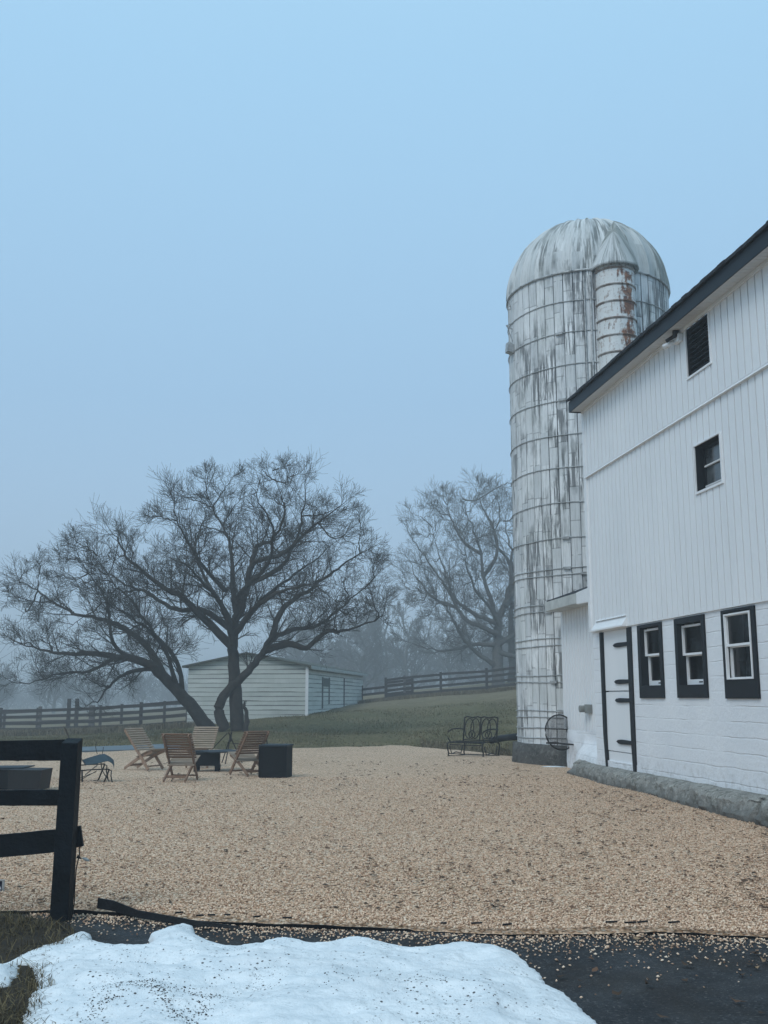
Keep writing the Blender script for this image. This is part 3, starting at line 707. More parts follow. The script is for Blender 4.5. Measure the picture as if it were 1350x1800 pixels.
def wbox(mb, s0, s1, o0, o1, z0, z1):
    return mb.hexa([Wp(s0, o0, z0), Wp(s1, o0, z0), Wp(s1, o1, z0), Wp(s0, o1, z0)], [Wp(s0, o0, z1), Wp(s1, o0, z1), Wp(s1, o1, z1), Wp(s0, o1, z1)])
def ringbox(mb, s0, s1, z0, z1, o0, o1, l, r, b, t):
    wbox(mb, s0, s0 + l, o0, o1, z0, z1); wbox(mb, s1 - r, s1, o0, o1, z0, z1)
    wbox(mb, s0 + l, s1 - r, o0, o1, z0, z0 + b); wbox(mb, s0 + l, s1 - r, o0, o1, z1 - t, z1)
for i, (a, b, z0, z1) in enumerate(WINS):
    m1 = MB(); rec = (-.10, -.10, -.04)[i]
    lw, rw, bw, tw = ((.12, .10, .20, .05), (.10, .10, .19, .085), (.09, .10, .25, .035))[i]
    ringbox(m1, a - .005, b + .005, z0 - .003, z1 + .02, rec, .028, lw, rw, bw, tw)
    wf = obj('window', m1, BLACKP, barn, world=True)
    wf['label'] = ('black framed sash window nearest the door', 'black framed sash window with the raised lower sash', 'widest black framed sash window with white outer frame')[i]
    s0, s1, q0, q1 = a + lw, b - rw, z0 + bw, z1 - tw
    zm = q0 + (q1 - q0) * (.52, .49, .50)[i]
    sh = MB()
    o1 = rec + .055 if i < 2 else .022
    ringbox(sh, s0 + .003, s1 - .003, zm, q1 - .003, o1 - .05, o1, .036, .032, .032, .032)
    ringbox(sh, s0 + .003, s1 - .003, q0 + .003, zm, o1 - .09, o1 - .051, .05, .032, .075 if i < 2 else .03, .015)
    
    if i == 2:
        ringbox(sh, s0 + .0035, s1 - .0035, q0 + .0035, q1 - .0035, .0, .04, .024, .024, .02, .02)
    obj('sash', sh, WHITEP, wf)
    gl = MB(); gl.add([Wp(s0 + .03, o1 - .03, zm), Wp(s1 - .03, o1 - .03, zm), Wp(s1 - .03, o1 - .03, q1 - .03), Wp(s0 + .03, o1 - .03, q1 - .03)], [(0, 1, 2, 3)])
    gl.add([Wp(s0 + .03, o1 - .075, q0 + .03), Wp(s1 - .03, o1 - .075, q0 + .03), Wp(s1 - .03, o1 - .075, zm), Wp(s0 + .03, o1 - .075, zm)], [(0, 1, 2, 3)])
    obj('pane', gl, GLASS, wf)
    if i < 2:
        lk = MB(); wbox(lk, s0 + (s1 - s0) * .52, s0 + (s1 - s0) * .66, o1 - .05, o1 - .046, q0 + .03, q0 + .048); obj('sash_latch', lk, IRON, wf)
# upper window
a, b, z0, z1 = UW
m1 = MB(); ringbox(m1, a, b, z0, z1, -.14, .028, .005, .005, .005, .005)
ringbox(m1, a + .005, b - .005, z0 + .005, z1 - .005, -.14, -.09, .06, .03, .05, .05)
wf = obj('window', m1, BLACKP, barn, world=True); wf['label'] = 'small deep set upper window with thin white trim'
sh = MB(); ringbox(sh, a - .03, b + .03, z0 - .035, z1 + .02, .024, .052, .03, .03, .035, .02); obj('window_trim', sh, WHITEP, wf)
sh = MB(); wbox(sh, a + .068, b - .037, -.10, -.07, z0 + .36, z0 + .385); wbox(sh, a + .068, b - .037, -.10, -.07, z0 + .06, z0 + .085); wbox(sh, b - .05, b - .037, -.10, -.07, z0 + .085, z0 + .36); obj('sash', sh, SOFF, wf)
gl = MB(); gl.add([Wp(a + .065, -.105, z0 + .055), Wp(b - .035, -.105, z0 + .055), Wp(b - .035, -.105, z1 - .055), Wp(a + .065, -.105, z1 - .055)], [(0, 1, 2, 3)]); obj('pane', gl, simple('painted_reflection_glass', (.075, .085, .09), .12, .5, 3, 0, spec=.8), wf)  # grey-blue pane colour stands in for sky reflected in the glass
# vent
a, b, z0, z1 = VT
m1 = MB(); ringbox(m1, a, b, z0, z1, -.12, .045, .03, .03, .03, .03)
wbox(m1, a + .03, b - .03, -.12, -.11, z0 + .03, z1 - .03)
for j in range(9):
    zz = z0 + .05 + j * .077
    m1.hexa([Wp(a + .03, -.09, zz + .04), Wp(b - .03, -.09, zz + .04), Wp(b - .03, .03, zz), Wp(a + .03, .03, zz)], [Wp(a + .03, -.09, zz + .05), Wp(b - .03, -.09, zz + .05), Wp(b - .03, .03, zz + .01), Wp(a + .03, .03, zz + .01)])
vt = obj('louvre_vent', m1, BLACKP, barn, world=True)
sh = MB(); wbox(sh, a - .03, a, .048, .07, z0 - .03, z1); wbox(sh, b, b + .03, .048, .07, z0 - .03, z1); wbox(sh, a, b, .048, .07, z0 - .03, z0); obj('vent_trim', sh, WHITEP, vt)
# door
dr = MB(); wbox(dr, .53, 1.76, -.06, -.02, 1.68, 2.735); wbox(dr, .53, 1.76, -.06, -.022, .63, 1.655); wbox(dr, .53, 1.76, -.07, -.03, .30, .615)
dr.hexa([Wp(.535, -.08, .3), Wp(1.755, -.08, .3), Wp(1.755, -.071, .3), Wp(.535, -.071, .3)], [Wp(.535, -.08, 2.73), Wp(1.755, -.08, 2.73), Wp(1.755, -.071, 2.73), Wp(.535, -.071, 2.73)])
door = obj('door', dr, SIDING, barn, world=True); door['label'] = 'white plank stable door with black strap hinges'
fr = MB()
fr.hexa([Wp(.50, -.08, .28), Wp(.56, -.08, .28), Wp(.56, .02, .28), Wp(.50, .02, .28)], [Wp(.42, -.08, .9), Wp(.53, -.08, .9), Wp(.53, .02, .9), Wp(.42, .02, .9)])
fr.hexa([Wp(.42, -.08, .9), Wp(.53, -.08, .9), Wp(.53, .02, .9), Wp(.42, .02, .9)], [Wp(.40, -.08, 2.74), Wp(.50, -.08, 2.74), Wp(.50, .02, 2.74), Wp(.40, .02, 2.74)])
obj('door_jamb', fr, BLACKP, barn, world=True)
fr = MB()
fr.hexa([Wp(1.80, -.08, .24), Wp(1.90, -.08, .24), Wp(1.90, .02, .24), Wp(1.80, .02, .24)], [Wp(1.76, -.08, .72), Wp(1.93, -.08, .72), Wp(1.93, .022, .72), Wp(1.76, .022, .72)])
fr.hexa([Wp(1.76, -.08, .72), Wp(1.93, -.08, .72), Wp(1.93, .022, .72), Wp(1.76, .022, .72)], [Wp(1.74, -.08, 2.74), Wp(1.94, -.08, 2.74), Wp(1.94, .022, 2.74), Wp(1.74, .022, 2.74)])
obj('door_jamb', fr, BLACKP, barn, world=True)
for z in (2.47, 1.83, 1.51, .80):
    hg = MB(); sA = 1.02
    pts = [(1.77, .032), (1.25, .040), (sA + .08, .030), (sA, 0.0)]
    v = []; f = []
    for ss, hw in pts:
        for o in (-.02, .004):
            v += [Wp(ss, o, z - hw), Wp(ss, o, z + hw)]
    for q in range(3):
        b0 = q * 4
        f += [(b0 + 2, b0 + 3, b0 + 7, b0 + 6), (b0, b0 + 4, b0 + 5, b0 + 1), (b0 + 1, b0 + 5, b0 + 7, b0 + 3), (b0, b0 + 2, b0 + 6, b0 + 4)]
    hg.add(v, f); obj('strap_hinge', hg, BLACKP, door)
# hood over the door
hd = MB(); hd.hexa([Wp(.26, .03, 2.76), Wp(1.82, .03, 2.76), Wp(1.82, .12, 2.765), Wp(.26, .12, 2.765)], [Wp(.26, .032, 2.93), Wp(1.82, .032, 2.93), Wp(1.82, .12, 2.79), Wp(.26, .12, 2.79)])
hd.hexa([Wp(.30, .03, 2.945), Wp(1.80, .03, 2.945), Wp(1.80, .06, 2.945), Wp(.30, .06, 2.945)], [Wp(.30, .03, 2.965), Wp(1.80, .03, 2.965), Wp(1.80, .05, 2.965), Wp(.30, .05, 2.965)])
obj('door_hood', hd, WHITEP, barn, world=True)
# concrete footing
ft = MB(); ns = 400; rows = []
for i in range(ns + 1):
    s = -2.1 + i * .04; wv = mn.noise(Vector((s * .8, 0, 5))) * .05; crack = 1 - .75 * math.exp(-((s - 6.35) / .05) ** 2) - .5 * math.exp(-((s - 2.1) / .04) ** 2)
    ob = float(np.interp(s, [-2.1, -.4, 0], [-.5, -.3, 0]))
    o = float(np.interp(s, [-2.1, -1.9, -.3, 1, 4, 6.5, 9], [-.22, -.08, .04, .15, .19, .28, .33])) + wv; t = .325 + mn.noise(Vector((s * 2.3, 9, 0))) * .010
    g2 = mn.noise(Vector((s * 4, 2, 2))) * .04
    ch_ = mn.noise(Vector((s * .9, 3, 1))); notch = .16 * max(0, ch_ * 2.4 - .1) ; n3 = [mn.noise(Vector((s * 7, k_ * .7, 7))) * .040 + mn.noise(Vector((s * 22, k_, 2))) * .030 for k_ in range(8)]
    rows.append([Wp(s, -.75, t + .03), Wp(s, ob, t + .02), Wp(s, ob + (o - ob) * .5, t - .005 + n3[0] * .4), Wp(s, ob + (o - ob - notch * .6) * crack, t - .05 + n3[1] * .8), Wp(s, ob + (o + .025 - ob - notch * .8 + n3[2]) * crack, t - .075 + n3[1]), Wp(s, ob + (o + .04 - ob - notch * .7 + n3[3]) * crack, t * .62), Wp(s, ob + (o + .05 - ob - notch * .5 + n3[4]) * crack, t * .45), Wp(s, ob + (o + .06 - ob + n3[5]) * crack, t * .28), Wp(s, ob + (o + .06 - ob + n3[6]) * crack, .04), Wp(s, o * crack, -.06)])
nv = len(rows[0]); v = [p for r in rows for p in r]
ft.add(v, [(i * nv + j, (i + 1) * nv + j, (i + 1) * nv + j + 1, i * nv + j + 1) for i in range(ns) for j in range(nv - 1)] + [tuple(range(nv))[::-1]])
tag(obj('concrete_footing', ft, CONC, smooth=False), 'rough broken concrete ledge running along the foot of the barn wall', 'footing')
# little snow bit on ledge
blob(*gnd(1060, 1364)[:2], 0.0, .05, .05, .09, 'snow_clump', 'tiny white snow clump against the concrete ledge below the door')
# security light under the soffit
lp = Wp(4.48, .06, 6.93)
sec = thing('security_light', 'small white security light at the top left of the louvred vent', 'light', lp)
b_ = MB(); wbox(b_, 4.42, 4.62, .052, .13, 6.90, 7.02); obj('housing', b_, WHITEP, sec, world=True, bevel=.01)
b_ = MB(); p0 = Wp(4.46, .12, 6.94); p1 = Wp(4.30, .22, 6.90); b_.tube([p0, p1], [.03, .05], 10); obj('lamp_head', b_, WHITEP, sec, world=True, smooth=True)
b_ = MB(); b_.tube([Wp(4.56, .14, 7.07), Wp(4.56, .16, 6.98)], [.05, .035], 8); b_.tube([Wp(4.56, .16, 6.99), Wp(4.44, .24, 6.95)], .03, 8); obj('camera_head', b_, IRON, sec, world=True)

# ------------------------------------------------------------------ passage between barn and silo
def Qp(s, o, z): return Wp(s, o, z)
ps = thing('passage_shed', 'low white ribbed shed joining the barn corner to the silo', 'shed', Wp(-1.5, -.6, 0))
sd_ = MB()
def ps_strips(mb, s0, s1, o, z0, z1, dep=.06):
    s = s0
    while s < s1:
        e_ = min(s + .19, s1)
        mb.add([Wp(s, o, z0), Wp(e_ - .05, o, z0), Wp(e_ - .05, o, z1), Wp(s, o, z1), Wp(e_ - .035, o - dep, z0), Wp(e_ - .015, o - dep, z0), Wp(e_ - .015, o - dep, z1), Wp(e_ - .035, o - dep, z1), Wp(e_, o, z0), Wp(e_, o, z1)],
               [(0, 1, 2, 3), (1, 4, 7, 2), (4, 5, 6, 7), (5, 8, 9, 6)]); s = e_
ps_strips(sd_, -3.75, .35, -.6, .87, 3.46)
obj('ribbed_siding', sd_, SIDING, ps, world=True)
sw = MB(); n_ = 26
rows = []
for i in range(n_ + 1):
    s = -3.5 + i * (3.75 / n_); bulge = max(0, (s + 2.0) / 2.0) ** 1.0 * .25
    r = []
    for z, oo in ((.88, -.585), (.72, -.57), (.6, -.53), (.5, -.42 + bulge), (.4, -.35 + bulge), (.2, -.3 + bulge), (0, -.3 + bulge)):
        if s < -2.3 and oo > -.56: oo = -.56
        r.append(Wp(s, min(oo, .02 if s > -.2 else oo) + mn.noise(Vector((s * 2.5, z * 5, 4))) * .06, z))
    rows.append(r)
nv = 7; sw.add([p for r in rows for p in r], [(i * nv + j, i * nv + j + 1, (i + 1) * nv + j + 1, (i + 1) * nv + j) for i in range(n_) for j in range(nv - 1)])
obj('whitewashed_base', sw, MASON, ps, world=True, smooth=True)
r_ = MB()
r_.hexa([Wp(-3.65, -.25, 3.47), Wp(-.02, -.25, 3.47), Wp(-.02, -1.8, 3.75), Wp(-3.65, -1.8, 3.75)], [Wp(-3.65, -.25, 3.70), Wp(-.02, -.25, 3.70), Wp(-.02, -1.8, 4.25), Wp(-3.65, -1.8, 4.25)])
obj('roof_slab', r_, SHING, ps, world=True)
r_ = MB(); wbox(r_, -3.68, -1.52, -.25, -.215, 3.46, 3.665); wbox(r_, -3.68, -.02, -.62, -.252, 3.455, 3.475)
r_.hexa([Wp(-3.71, -.24, 3.455), Wp(-3.68, -.24, 3.455), Wp(-3.68, -1.8, 3.455), Wp(-3.71, -1.8, 3.455)], [Wp(-3.71, -.24, 3.66), Wp(-3.68, -.24, 3.66), Wp(-3.68, -1.8, 3.9), Wp(-3.71, -1.8, 3.9)])
obj('eave_board', r_, simple('shaded_white_board', (.47, .48, .46), .7, .2, 4, .004), ps, world=True)  # same white eave, coloured darker as the face turned from the light
r_ = MB(); r_.hexa([Wp(-1.515, -.25, 3.43), Wp(-.03, -.25, 3.40), Wp(-.03, -.20, 3.40), Wp(-1.515, -.215, 3.44)], [Wp(-1.515, -.25, 3.67), Wp(-.03, -.25, 3.72), Wp(-.03, -.20, 3.72), Wp(-1.515, -.215, 3.67)])
obj('eave_return', r_, WHITEP, ps, world=True)  # whiter paint gives this piece the brighter tone of a turned face
r_ = MB(); wbox(r_, -2.05, -1.88, -.6, -.5, 1.24, 1.42); p = Wp(-2.1, -.45, 1.32); r_.tube([Wp(-2.13, -.56, 1.33), Wp(-2.13, -.42, 1.33)], .07, 12)
obj('outlet_box', r_, simple('grey_outlet', (.22, .23, .22), .6, .2), ps, world=True)

# ------------------------------------------------------------------ silo
SX, SY, SR = 5.25, 25.4, 2.03
silo = thing('stave_silo', 'tall stained white stave silo with domed cap and steel hoops', 'silo', (SX, SY, 0))
ZS = 11.66
sb = MB(); zs = [.5] + list(np.arange(.8, ZS, .8)) + [ZS]; rings = []
ang = []
for i in range(NST):
    a0 = -math.pi + i * 2 * math.pi / NST; w_ = 2 * math.pi / NST
    ang += [(a0, -.018), (a0 + w_ * .06, 0.0), (a0 + w_ * .5, .006), (a0 + w_ * .94, 0.0)]
K = len(ang)
for z in zs:
    for a, dr_ in ang: sb.V.append(((SR + dr_) * math.cos(a), (SR + dr_) * math.sin(a), z))
for i in range(len(zs) - 1):
    for j in range(K): sb.F.append((i * K + j, i * K + (j + 1) % K, (i + 1) * K + (j + 1) % K, (i + 1) * K + j))
obj('stave_wall', sb, SILO, silo)
db = MB(); prof = []
G = 26
Kd = G * 4
for i in range(25):
    t = i / 24 * math.pi / 2
    for j in range(Kd):
        a = 2 * math.pi * j / Kd; rib = (.036, 0, -.010, 0)[j % 4] * math.cos(t) ** .5 if i < 24 else 0
        R_ = (SR + .025) * math.cos(t) + rib; db.V.append((R_ * math.cos(a), R_ * math.sin(a), ZS + (SR + .02) * math.sin(t) + rib * math.sin(t)))
for i in range(24):
    for j in range(Kd): db.F.append((i * Kd + j, i * Kd + (j + 1) % Kd, (i + 1) * Kd + (j + 1) % Kd, (i + 1) * Kd + j))
obj('dome_roof', db, DOME, silo)
HO = [.65, .87, 1.11, 1.26, 1.91, 2.06, 2.73, 2.89, 3.51, 3.67, 4.35, 4.49, 5.19, 6.02, 6.86, 7.65, 8.49, 9.33, 10.13, 10.91]
for q, z in enumerate(HO):
    hb = MB(); hb.tube([((SR + .018) * math.cos(t), (SR + .018) * math.sin(t), z + .012 * math.sin(5 * t + q)) for t in np.linspace(-math.pi, math.pi, 90, endpoint=False)], .011, 5, True)
    t0 = -math.pi / 2 + rng.uniform(-.85, -.1) if z < 5 else -math.pi / 2 + rng.uniform(-.6, .3)
    c0 = np.array(((SR + .035) * math.cos(t0), (SR + .035) * math.sin(t0), z)); td = np.array((-math.sin(t0), math.cos(t0), 0))
    hb.beam(c0 - td * .09, c0 + td * .09, .05, .055)
    obj('hoop', hb, GALV, silo)
rm = MB(); rm.lathe([(SR + .01, ZS - .03), (SR + .045, ZS - .025), (SR + .045, ZS + .01), (SR + .025, ZS + .03)], 104); obj('dome_rim', rm, GALV, silo, smooth=True)
cb = MB(); pr = [(SR + .14, -.1), (SR + .16, .05), (SR + .14, .28), (SR + .10, .50), (SR - .1, .54)]
Kc = 80
for r, z in pr:
    for j in range(Kc):
        t = 2 * math.pi * j / Kc; q = mn.noise(Vector((math.cos(t) * 4, math.sin(t) * 4, z * 3))) * .05; cb.V.append(((r + q) * math.cos(t), (r + q) * math.sin(t), z + q * .4))
for i in range(4):
    for j in range(Kc): cb.F.append((i * Kc + j, i * Kc + (j + 1) % Kc, (i + 1) * Kc + (j + 1) % Kc, (i + 1) * Kc + j))
obj('concrete_base', cb, CONCD, silo, smooth=True)
# filling chute on the front with conical hood
chx, chy, CR = .27, -1.97, .465
ch = MB(); prof = []
z = 3.7
while z < 11.4:
    prof += [(CR, z), (CR, z + .36), (CR + .028, z + .375), (CR + .028, z + .395), (CR, z + .41)]; z += .415
prof.append((CR, 11.72)); ch.lathe(prof, 40)
cho = obj('chute', ch, CHUTE, silo, smooth=False); cho.location = (chx, chy, 0)
rm = MB(); rm.lathe([(CR + .01, 11.66), (CR + .10, 11.60), (CR + .12, 11.64), (CR + .02, 11.80)], 40)
apex = np.array(at(1079, 389, 23.75)) - np.array((SX + chx, SY + chy, 0))
v = []; f = []
R1 = CR + .12; T = 30; L2 = 10
for i in range(L2 + 1):
    q = i / L2
    for j in range(T):
        t = 2 * math.pi * j / T; rr = R1 * (1 - q) ** .88
        crease = 1 + .07 * math.cos(4 * t + .5) * math.sin(math.pi * q)
        v.append((rr * crease * math.cos(t) + apex[0] * q, rr * crease * math.sin(t) + apex[1] * q ** 1.5, 11.65 + (apex[2] - 11.65) * q))
for i in range(L2):
    for j in range(T): f.append((i * T + j, i * T + (j + 1) % T, (i + 1) * T + (j + 1) % T, (i + 1) * T + j))
rm.add(v, f)
ho = obj('chute_hood', rm, DOME, silo, smooth=True); ho.location = (chx, chy, 0)
pi_ = MB()
for t in (-math.pi / 2 - .10 - .06, -math.pi / 2 - .10 - .13):
    pi_.tube([((SR + .03) * math.cos(t), (SR + .03) * math.sin(t), z) for z in np.linspace(4.2, 11.5, 6)], .022, 6)
obj('conduit', pi_, GALV, silo)
t = -math.pi / 2 - .74
pi_ = MB(); pi_.tube([((SR + .04) * math.cos(t + .35), (SR + .04) * math.sin(t + .35), z) for z in np.linspace(.6, 3.0, 5)], .016, 6); obj('conduit', pi_, GALV, silo)
# brackets on the left edge
tl = math.atan2(-.2, -1) ; 
def sp_pt(r, z, t=tl): return (r * math.cos(t), r * math.sin(t), z)
br = MB()
zz1 = at(885, 577, 25.2)[2]
br.tube([sp_pt(SR, zz1 + .06), sp_pt(SR + .17, zz1 - .02)], .014, 5); br.tube([sp_pt(SR, zz1 - .10), sp_pt(SR + .17, zz1 - .02)], .014, 5); br.tube([sp_pt(SR + .15, zz1 - .03), sp_pt(SR, zz1 - .45)], .012, 5)
obj('bracket', br, GALV, silo)
br = MB(); zz2 = at(885, 622, 25.2)[2]
br.hexa([sp_pt(SR - .02, zz2 - .08, tl - .05), sp_pt(SR + .18, zz2 - .03, tl - .05), sp_pt(SR + .18, zz2 - .03, tl + .05), sp_pt(SR - .02, zz2 - .08, tl + .05)],
        [sp_pt(SR - .02, zz2 + .13, tl - .05), sp_pt(SR + .16, zz2 + .22, tl - .05), sp_pt(SR + .14, zz2 + .22, tl + .05), sp_pt(SR - .02, zz2 + .13, tl + .05)])
obj('bracket_box', br, GALV, silo)
br = MB(); z3 = at(886, 545, 25.2)[2]; br.tube([sp_pt(SR + .05, ZS), sp_pt(SR + .12, ZS - .1), sp_pt(SR + .12, z3 + .2), sp_pt(SR + .04, z3)], .012, 5)
br.tube([sp_pt(SR + .08 + .05 * math.cos(a), z3 - .03 + .05 * math.sin(a)) for a in np.linspace(0, 6.28, 10, endpoint=False)], .01, 5, True); obj('cable', br, GALV, silo)
# old mesh fire screen leaning on the silo base
fs = thing('round_mesh_screen', 'dark round wire mesh disc leaning against the silo foot', 'screen', (3.92 + .2, 23.05, .5))
fs.location = (3.86, 23.02, .48)
fs.rotation_euler = (math.radians(-12), 0, math.radians(10))
ms_ = MB(); RR = .34
ms_.tube([(RR * math.cos(a), 0, .34 + RR * math.sin(a) * 1.12) for a in np.linspace(0, 2 * math.pi, 36, endpoint=False)], .016, 6, True)
ms_.tube([(-RR * .98, 0, .42), (RR * .98, 0, .40)], .008, 5); obj('rim', ms_, IRON, fs)
ms_ = MB()
for x in np.arange(-RR + .018, RR, .022):
    hz = 1.12 * math.sqrt(max(0, RR * RR - x * x)); ms_.beam((x, 0, .34 - hz), (x, 0, .34 + hz), .0055, .0055)
for z in np.arange(-.36, .37, .022):
    hx = math.sqrt(max(0, RR * RR - (z / 1.12) ** 2)); ms_.beam((-hx, .002, .34 + z), (hx, .002, .34 + z), .0055, .0055)
obj('mesh', ms_, IRON, fs)
# small black and white garden figure (seated cat statue shape) on base
cs = thing('garden_ornament', 'small black and white garden ornament on the silo base end', 'ornament', (4.22, 22.78, .54))
b_ = MB(); b_.tube([(0, 0, 0), (.01, 0, .06), (.02, 0, .13), (.05, 0, .20), (.07, 0, .24)], [.07, .085, .07, .045, .03], 10); obj('body', b_, simple('ornament_white', (.45, .43, .42), .5, .3), cs, smooth=True)
b_ = MB(); b_.tube([(.05, -.02, .2), (.08, -.03, .25), (.12, -.03, .27)], [.03, .045, .02], 8); b_.tube([(.06, -.04, .04), (.085, -.05, .12), (.07, -.05, .18)], [.03, .035, .02], 8)
b_.tube([(-.09, -.02, .10), (-.05, -.03, .13), (-.02, -.03, .12)], [.02, .03, .02], 8); obj('dark_patches', b_, IRON, cs, smooth=True)
dc = MB(); dc.tube([at(1012, 1309, 22.6), at(995, 1308, 22.7), at(978, 1306, 22.9), at(960, 1306, 22.95)], .02, 6)
tag(obj('old_pipe', dc, IRON, smooth=True), 'thin dark pipe lying on the silo base beside the ornament', 'pipe')
dp = MB(); dp.tube([at(862, 1302, 29.5), at(880, 1298, 29.3), at(896, 1296, 28.8), at(915, 1294, 28.2)], .09, 10)
tag(obj('drain_pipe', dp, PLAST, smooth=True), 'black drain pipe emerging from the bank between bench and silo', 'pipe')

# ------------------------------------------------------------------ black fence in front
PX, PY = gnd(107, 1620, -.02)[:2]
bf = thing('black_board_fence', 'black painted board fence ending in a square post by the snow', 'fence', (PX, PY, 0))
top = at(120, 1298, PY + .0)
b_ = MB(); zt_ = top[2]
b_.hexa([(-.065, -.065, -.05), (.065, -.065, -.05), (.065, .065, -.05), (-.065, .065, -.05)], [(-.055, -.065, zt_ - .03), (.065, -.065, zt_ - .03), (.065, .065, zt_ - .0), (-.055, .065, zt_ - .0)])
po = obj('post', b_, FENCEB, bf, bevel=.006); po.rotation_euler = (0, math.radians(.4), 0)
def rail(y0a, y1a, y0b, y1b, xe=108):
    # image rows of the top and bottom edge at the left border and at the post
    Yb = PY + .085
    A = at(0, y0a, Yb); B = at(0, y1a, Yb); Cc = at(xe, y0b, Yb); D = at(xe, y1b, Yb)
    def ext(p, q, X): t = (X - p[0]) / (q[0] - p[0]); return p[2] + t * (q[2] - p[2])
    XL = PX - 2.6; XR = PX + .05
    mb = MB(); n_ = 40; v = []
    for i in range(n_ + 1):
        X = XL + (XR - XL) * i / n_; zt1 = ext(A, Cc, X) + mn.noise(Vector((X * 7, y0a, 0))) * .004; zb = ext(B, D, X) + mn.noise(Vector((X * 9, y0a, 3))) * .005
        for yy in (Yb - .015, Yb + .015): v += [(X - PX, yy - PY, zb), (X - PX, yy - PY, zt1)]
    f = []
    for i in range(n_):
        a = i * 4; f += [(a, a + 4, a + 5, a + 1), (a + 2, a + 3, a + 7, a + 6), (a + 1, a + 5, a + 7, a + 3), (a, a + 2, a + 6, a + 4)]
    f += [(0, 1, 3, 2), (n_ * 4, n_ * 4 + 2, n_ * 4 + 3, n_ * 4 + 1)]
    mb.add(v, f); obj('rail', mb, FENCEB, bf)
rail(1302, 1337, 1300, 1337); rail(1389, 1416, 1388, 1416); rail(1467, 1507, 1457, 1497)
b_ = MB(); b_.beam((.06, .08, at(131, 1455, PY)[2] - .0), (.085, .09, at(131, 1491, PY)[2]), .03, .05, up=(1, 0, 0)); obj('board_stub', b_, FENCEB, bf)
cw = MB(); p0 = np.array((.088, .06, at(130, 1490, PY)[2]))
cw.tube([p0, p0 + (.004, 0, -.06), p0 + (-.014, 0, -.15), p0 + (-.018, 0, -.28), p0 + (-.016, 0, -.40), p0 + (-.03, 0, -.44)], .0045, 5)
cw.tube([p0 + (-.012, 0, -.07), p0 + (.02, 0, -.085)], [.014, .004], 6); cw.tube([p0 + (-.03, 0, -.41), p0 + (-.03, 0, -.47)], [.014, .014], 6)
obj('hanging_cord', cw, IRON, bf)
tag(obj('cord_clip', MB().tube([(PX + .115, PY + .06, p0[2] - .08), (PX + .14, PY + .06, p0[2] - .09), (PX + .165, PY + .06, p0[2] - .10)], [.006, .012, .006], 8), simple('pale_plastic', (.35, .37, .37), .3, .1), smooth=True), 'small pale clip dangling from the cord on the black fence post', 'clip')  # pale plastic clip hanging on the cord
# edging strip along the near gravel edge
ed = MB(); v = []; pts = []
xsE = np.linspace(-4.5, 4.2, 180)
for x in xsE:
    y = float(nedge(x)); hgt = (.006 if x < .2 else -.004) + mn.noise(Vector((x * 1.1, 0, 8))) * .018 + mn.noise(Vector((x * 6, 0, 8))) * .006
    tl_ = mn.noise(Vector((x * 1.7, 4, 8))) * .02
    v += [(x, y - .008, -.05), (x, y - .008 + tl_ - .01, hgt), (x, y - .001 + tl_ - .01, hgt), (x, y - .001, -.05)]
ed.add(v, [(i * 4 + j, (i + 1) * 4 + j, (i + 1) * 4 + j + 1, i * 4 + j + 1) for i in range(179) for j in range(3)])
edo = obj('edging_strip', ed, PLAST); tag(edo, 'wavy black plastic edging holding the gravel back in front', 'edging')
ls = MB()
A = gnd(172, 1604, 0.0); B = gnd(245, 1612, 0); D = gnd(345, 1624, 0); E_ = gnd(420, 1630, 0)
pl = [((A[0], A[1] - .03), .035, .105), ((A[0] + .12, A[1] - .05), .02, .09), ((B[0], B[1] - .08), .01, .06), ((D[0], D[1] - .05), -.01, .03), ((E_[0], E_[1] - .03), -.02, .01)]
v = []
for (x, y), za, zb in pl: v += [(x, y, za), (x, y + .01, zb), (x, y + .022, zb), (x, y + .014, za)]
ls.add(v, [(i * 4 + j, (i + 1) * 4 + j, (i + 1) * 4 + (j + 1) % 4, i * 4 + (j + 1) % 4) for i in range(4) for j in range(4)] + [(3, 2, 1, 0)])
tag(obj('loose_edging', ls, PLAST), 'loose black edging end sticking up right of the fence post', 'edging')
# staple tabs just behind the edging
for i, px in enumerate([315, 352, 372, 400, 452, 505, 780, 838, 892, 1075, 1108, 1130, 1185]):
    yv = np.interp(px, [230, 450, 700, 900, 1150, 1350], [1601, 1614, 1622, 1629, 1622, 1632]) + rng.uniform(-3, 2)
    p = gnd(px, yv, .03); tb = MB(); L_ = rng.uniform(.02, .045); tb.beam((p[0] - L_, p[1], .034), (p[0] + L_, p[1] + rng.uniform(-.02, .02), .037), .012, .010)
    tag(obj('edging_tab', tb, PLAST), 'small black edging tab poking through the gravel near the front edge', 'tab', 'black tabs along the gravel edge')
# navy sign at the left border
sg = at(8, 1548, 8.75); sgb = at(8, 1597, 8.75)
sn = thing('yard_sign', 'navy blue yard sign with white lettering cut off at the left border', 'sign', (sg[0] - .25, 8.75, 0))
b_ = MB(); zt1, zb1 = sg[2], sgb[2]; b_.box(-.26, .245, -.006, .006, zb1, zt1); obj('panel', b_, NAVY, sn)
b_ = MB(); b_.box(.235, .25, -.010, .010, zb1 - .01, zt1 + .005); b_.box(-.27, .235, -.010, .010, zt1 - .002, zt1 + .008); b_.tube([(.242, .012, -.05), (.242, .012, zt1)], .006, 6); b_.tube([(-.262, .012, -.05), (-.262, .012, zt1)], .006, 6); obj('sign_frame', b_, GALV, sn)
b_ = MB()
zc = (zt1 + zb1) / 2
b_.tube([(.205 + .022 * math.cos(a), -.009, zc + .035 + .03 * math.sin(a)) for a in np.linspace(-1.3, 1.3, 7)], .0045, 5)
b_.tube([(.175, -.009, zc + .03), (.205, -.009, zc + .03)], .0045, 5)
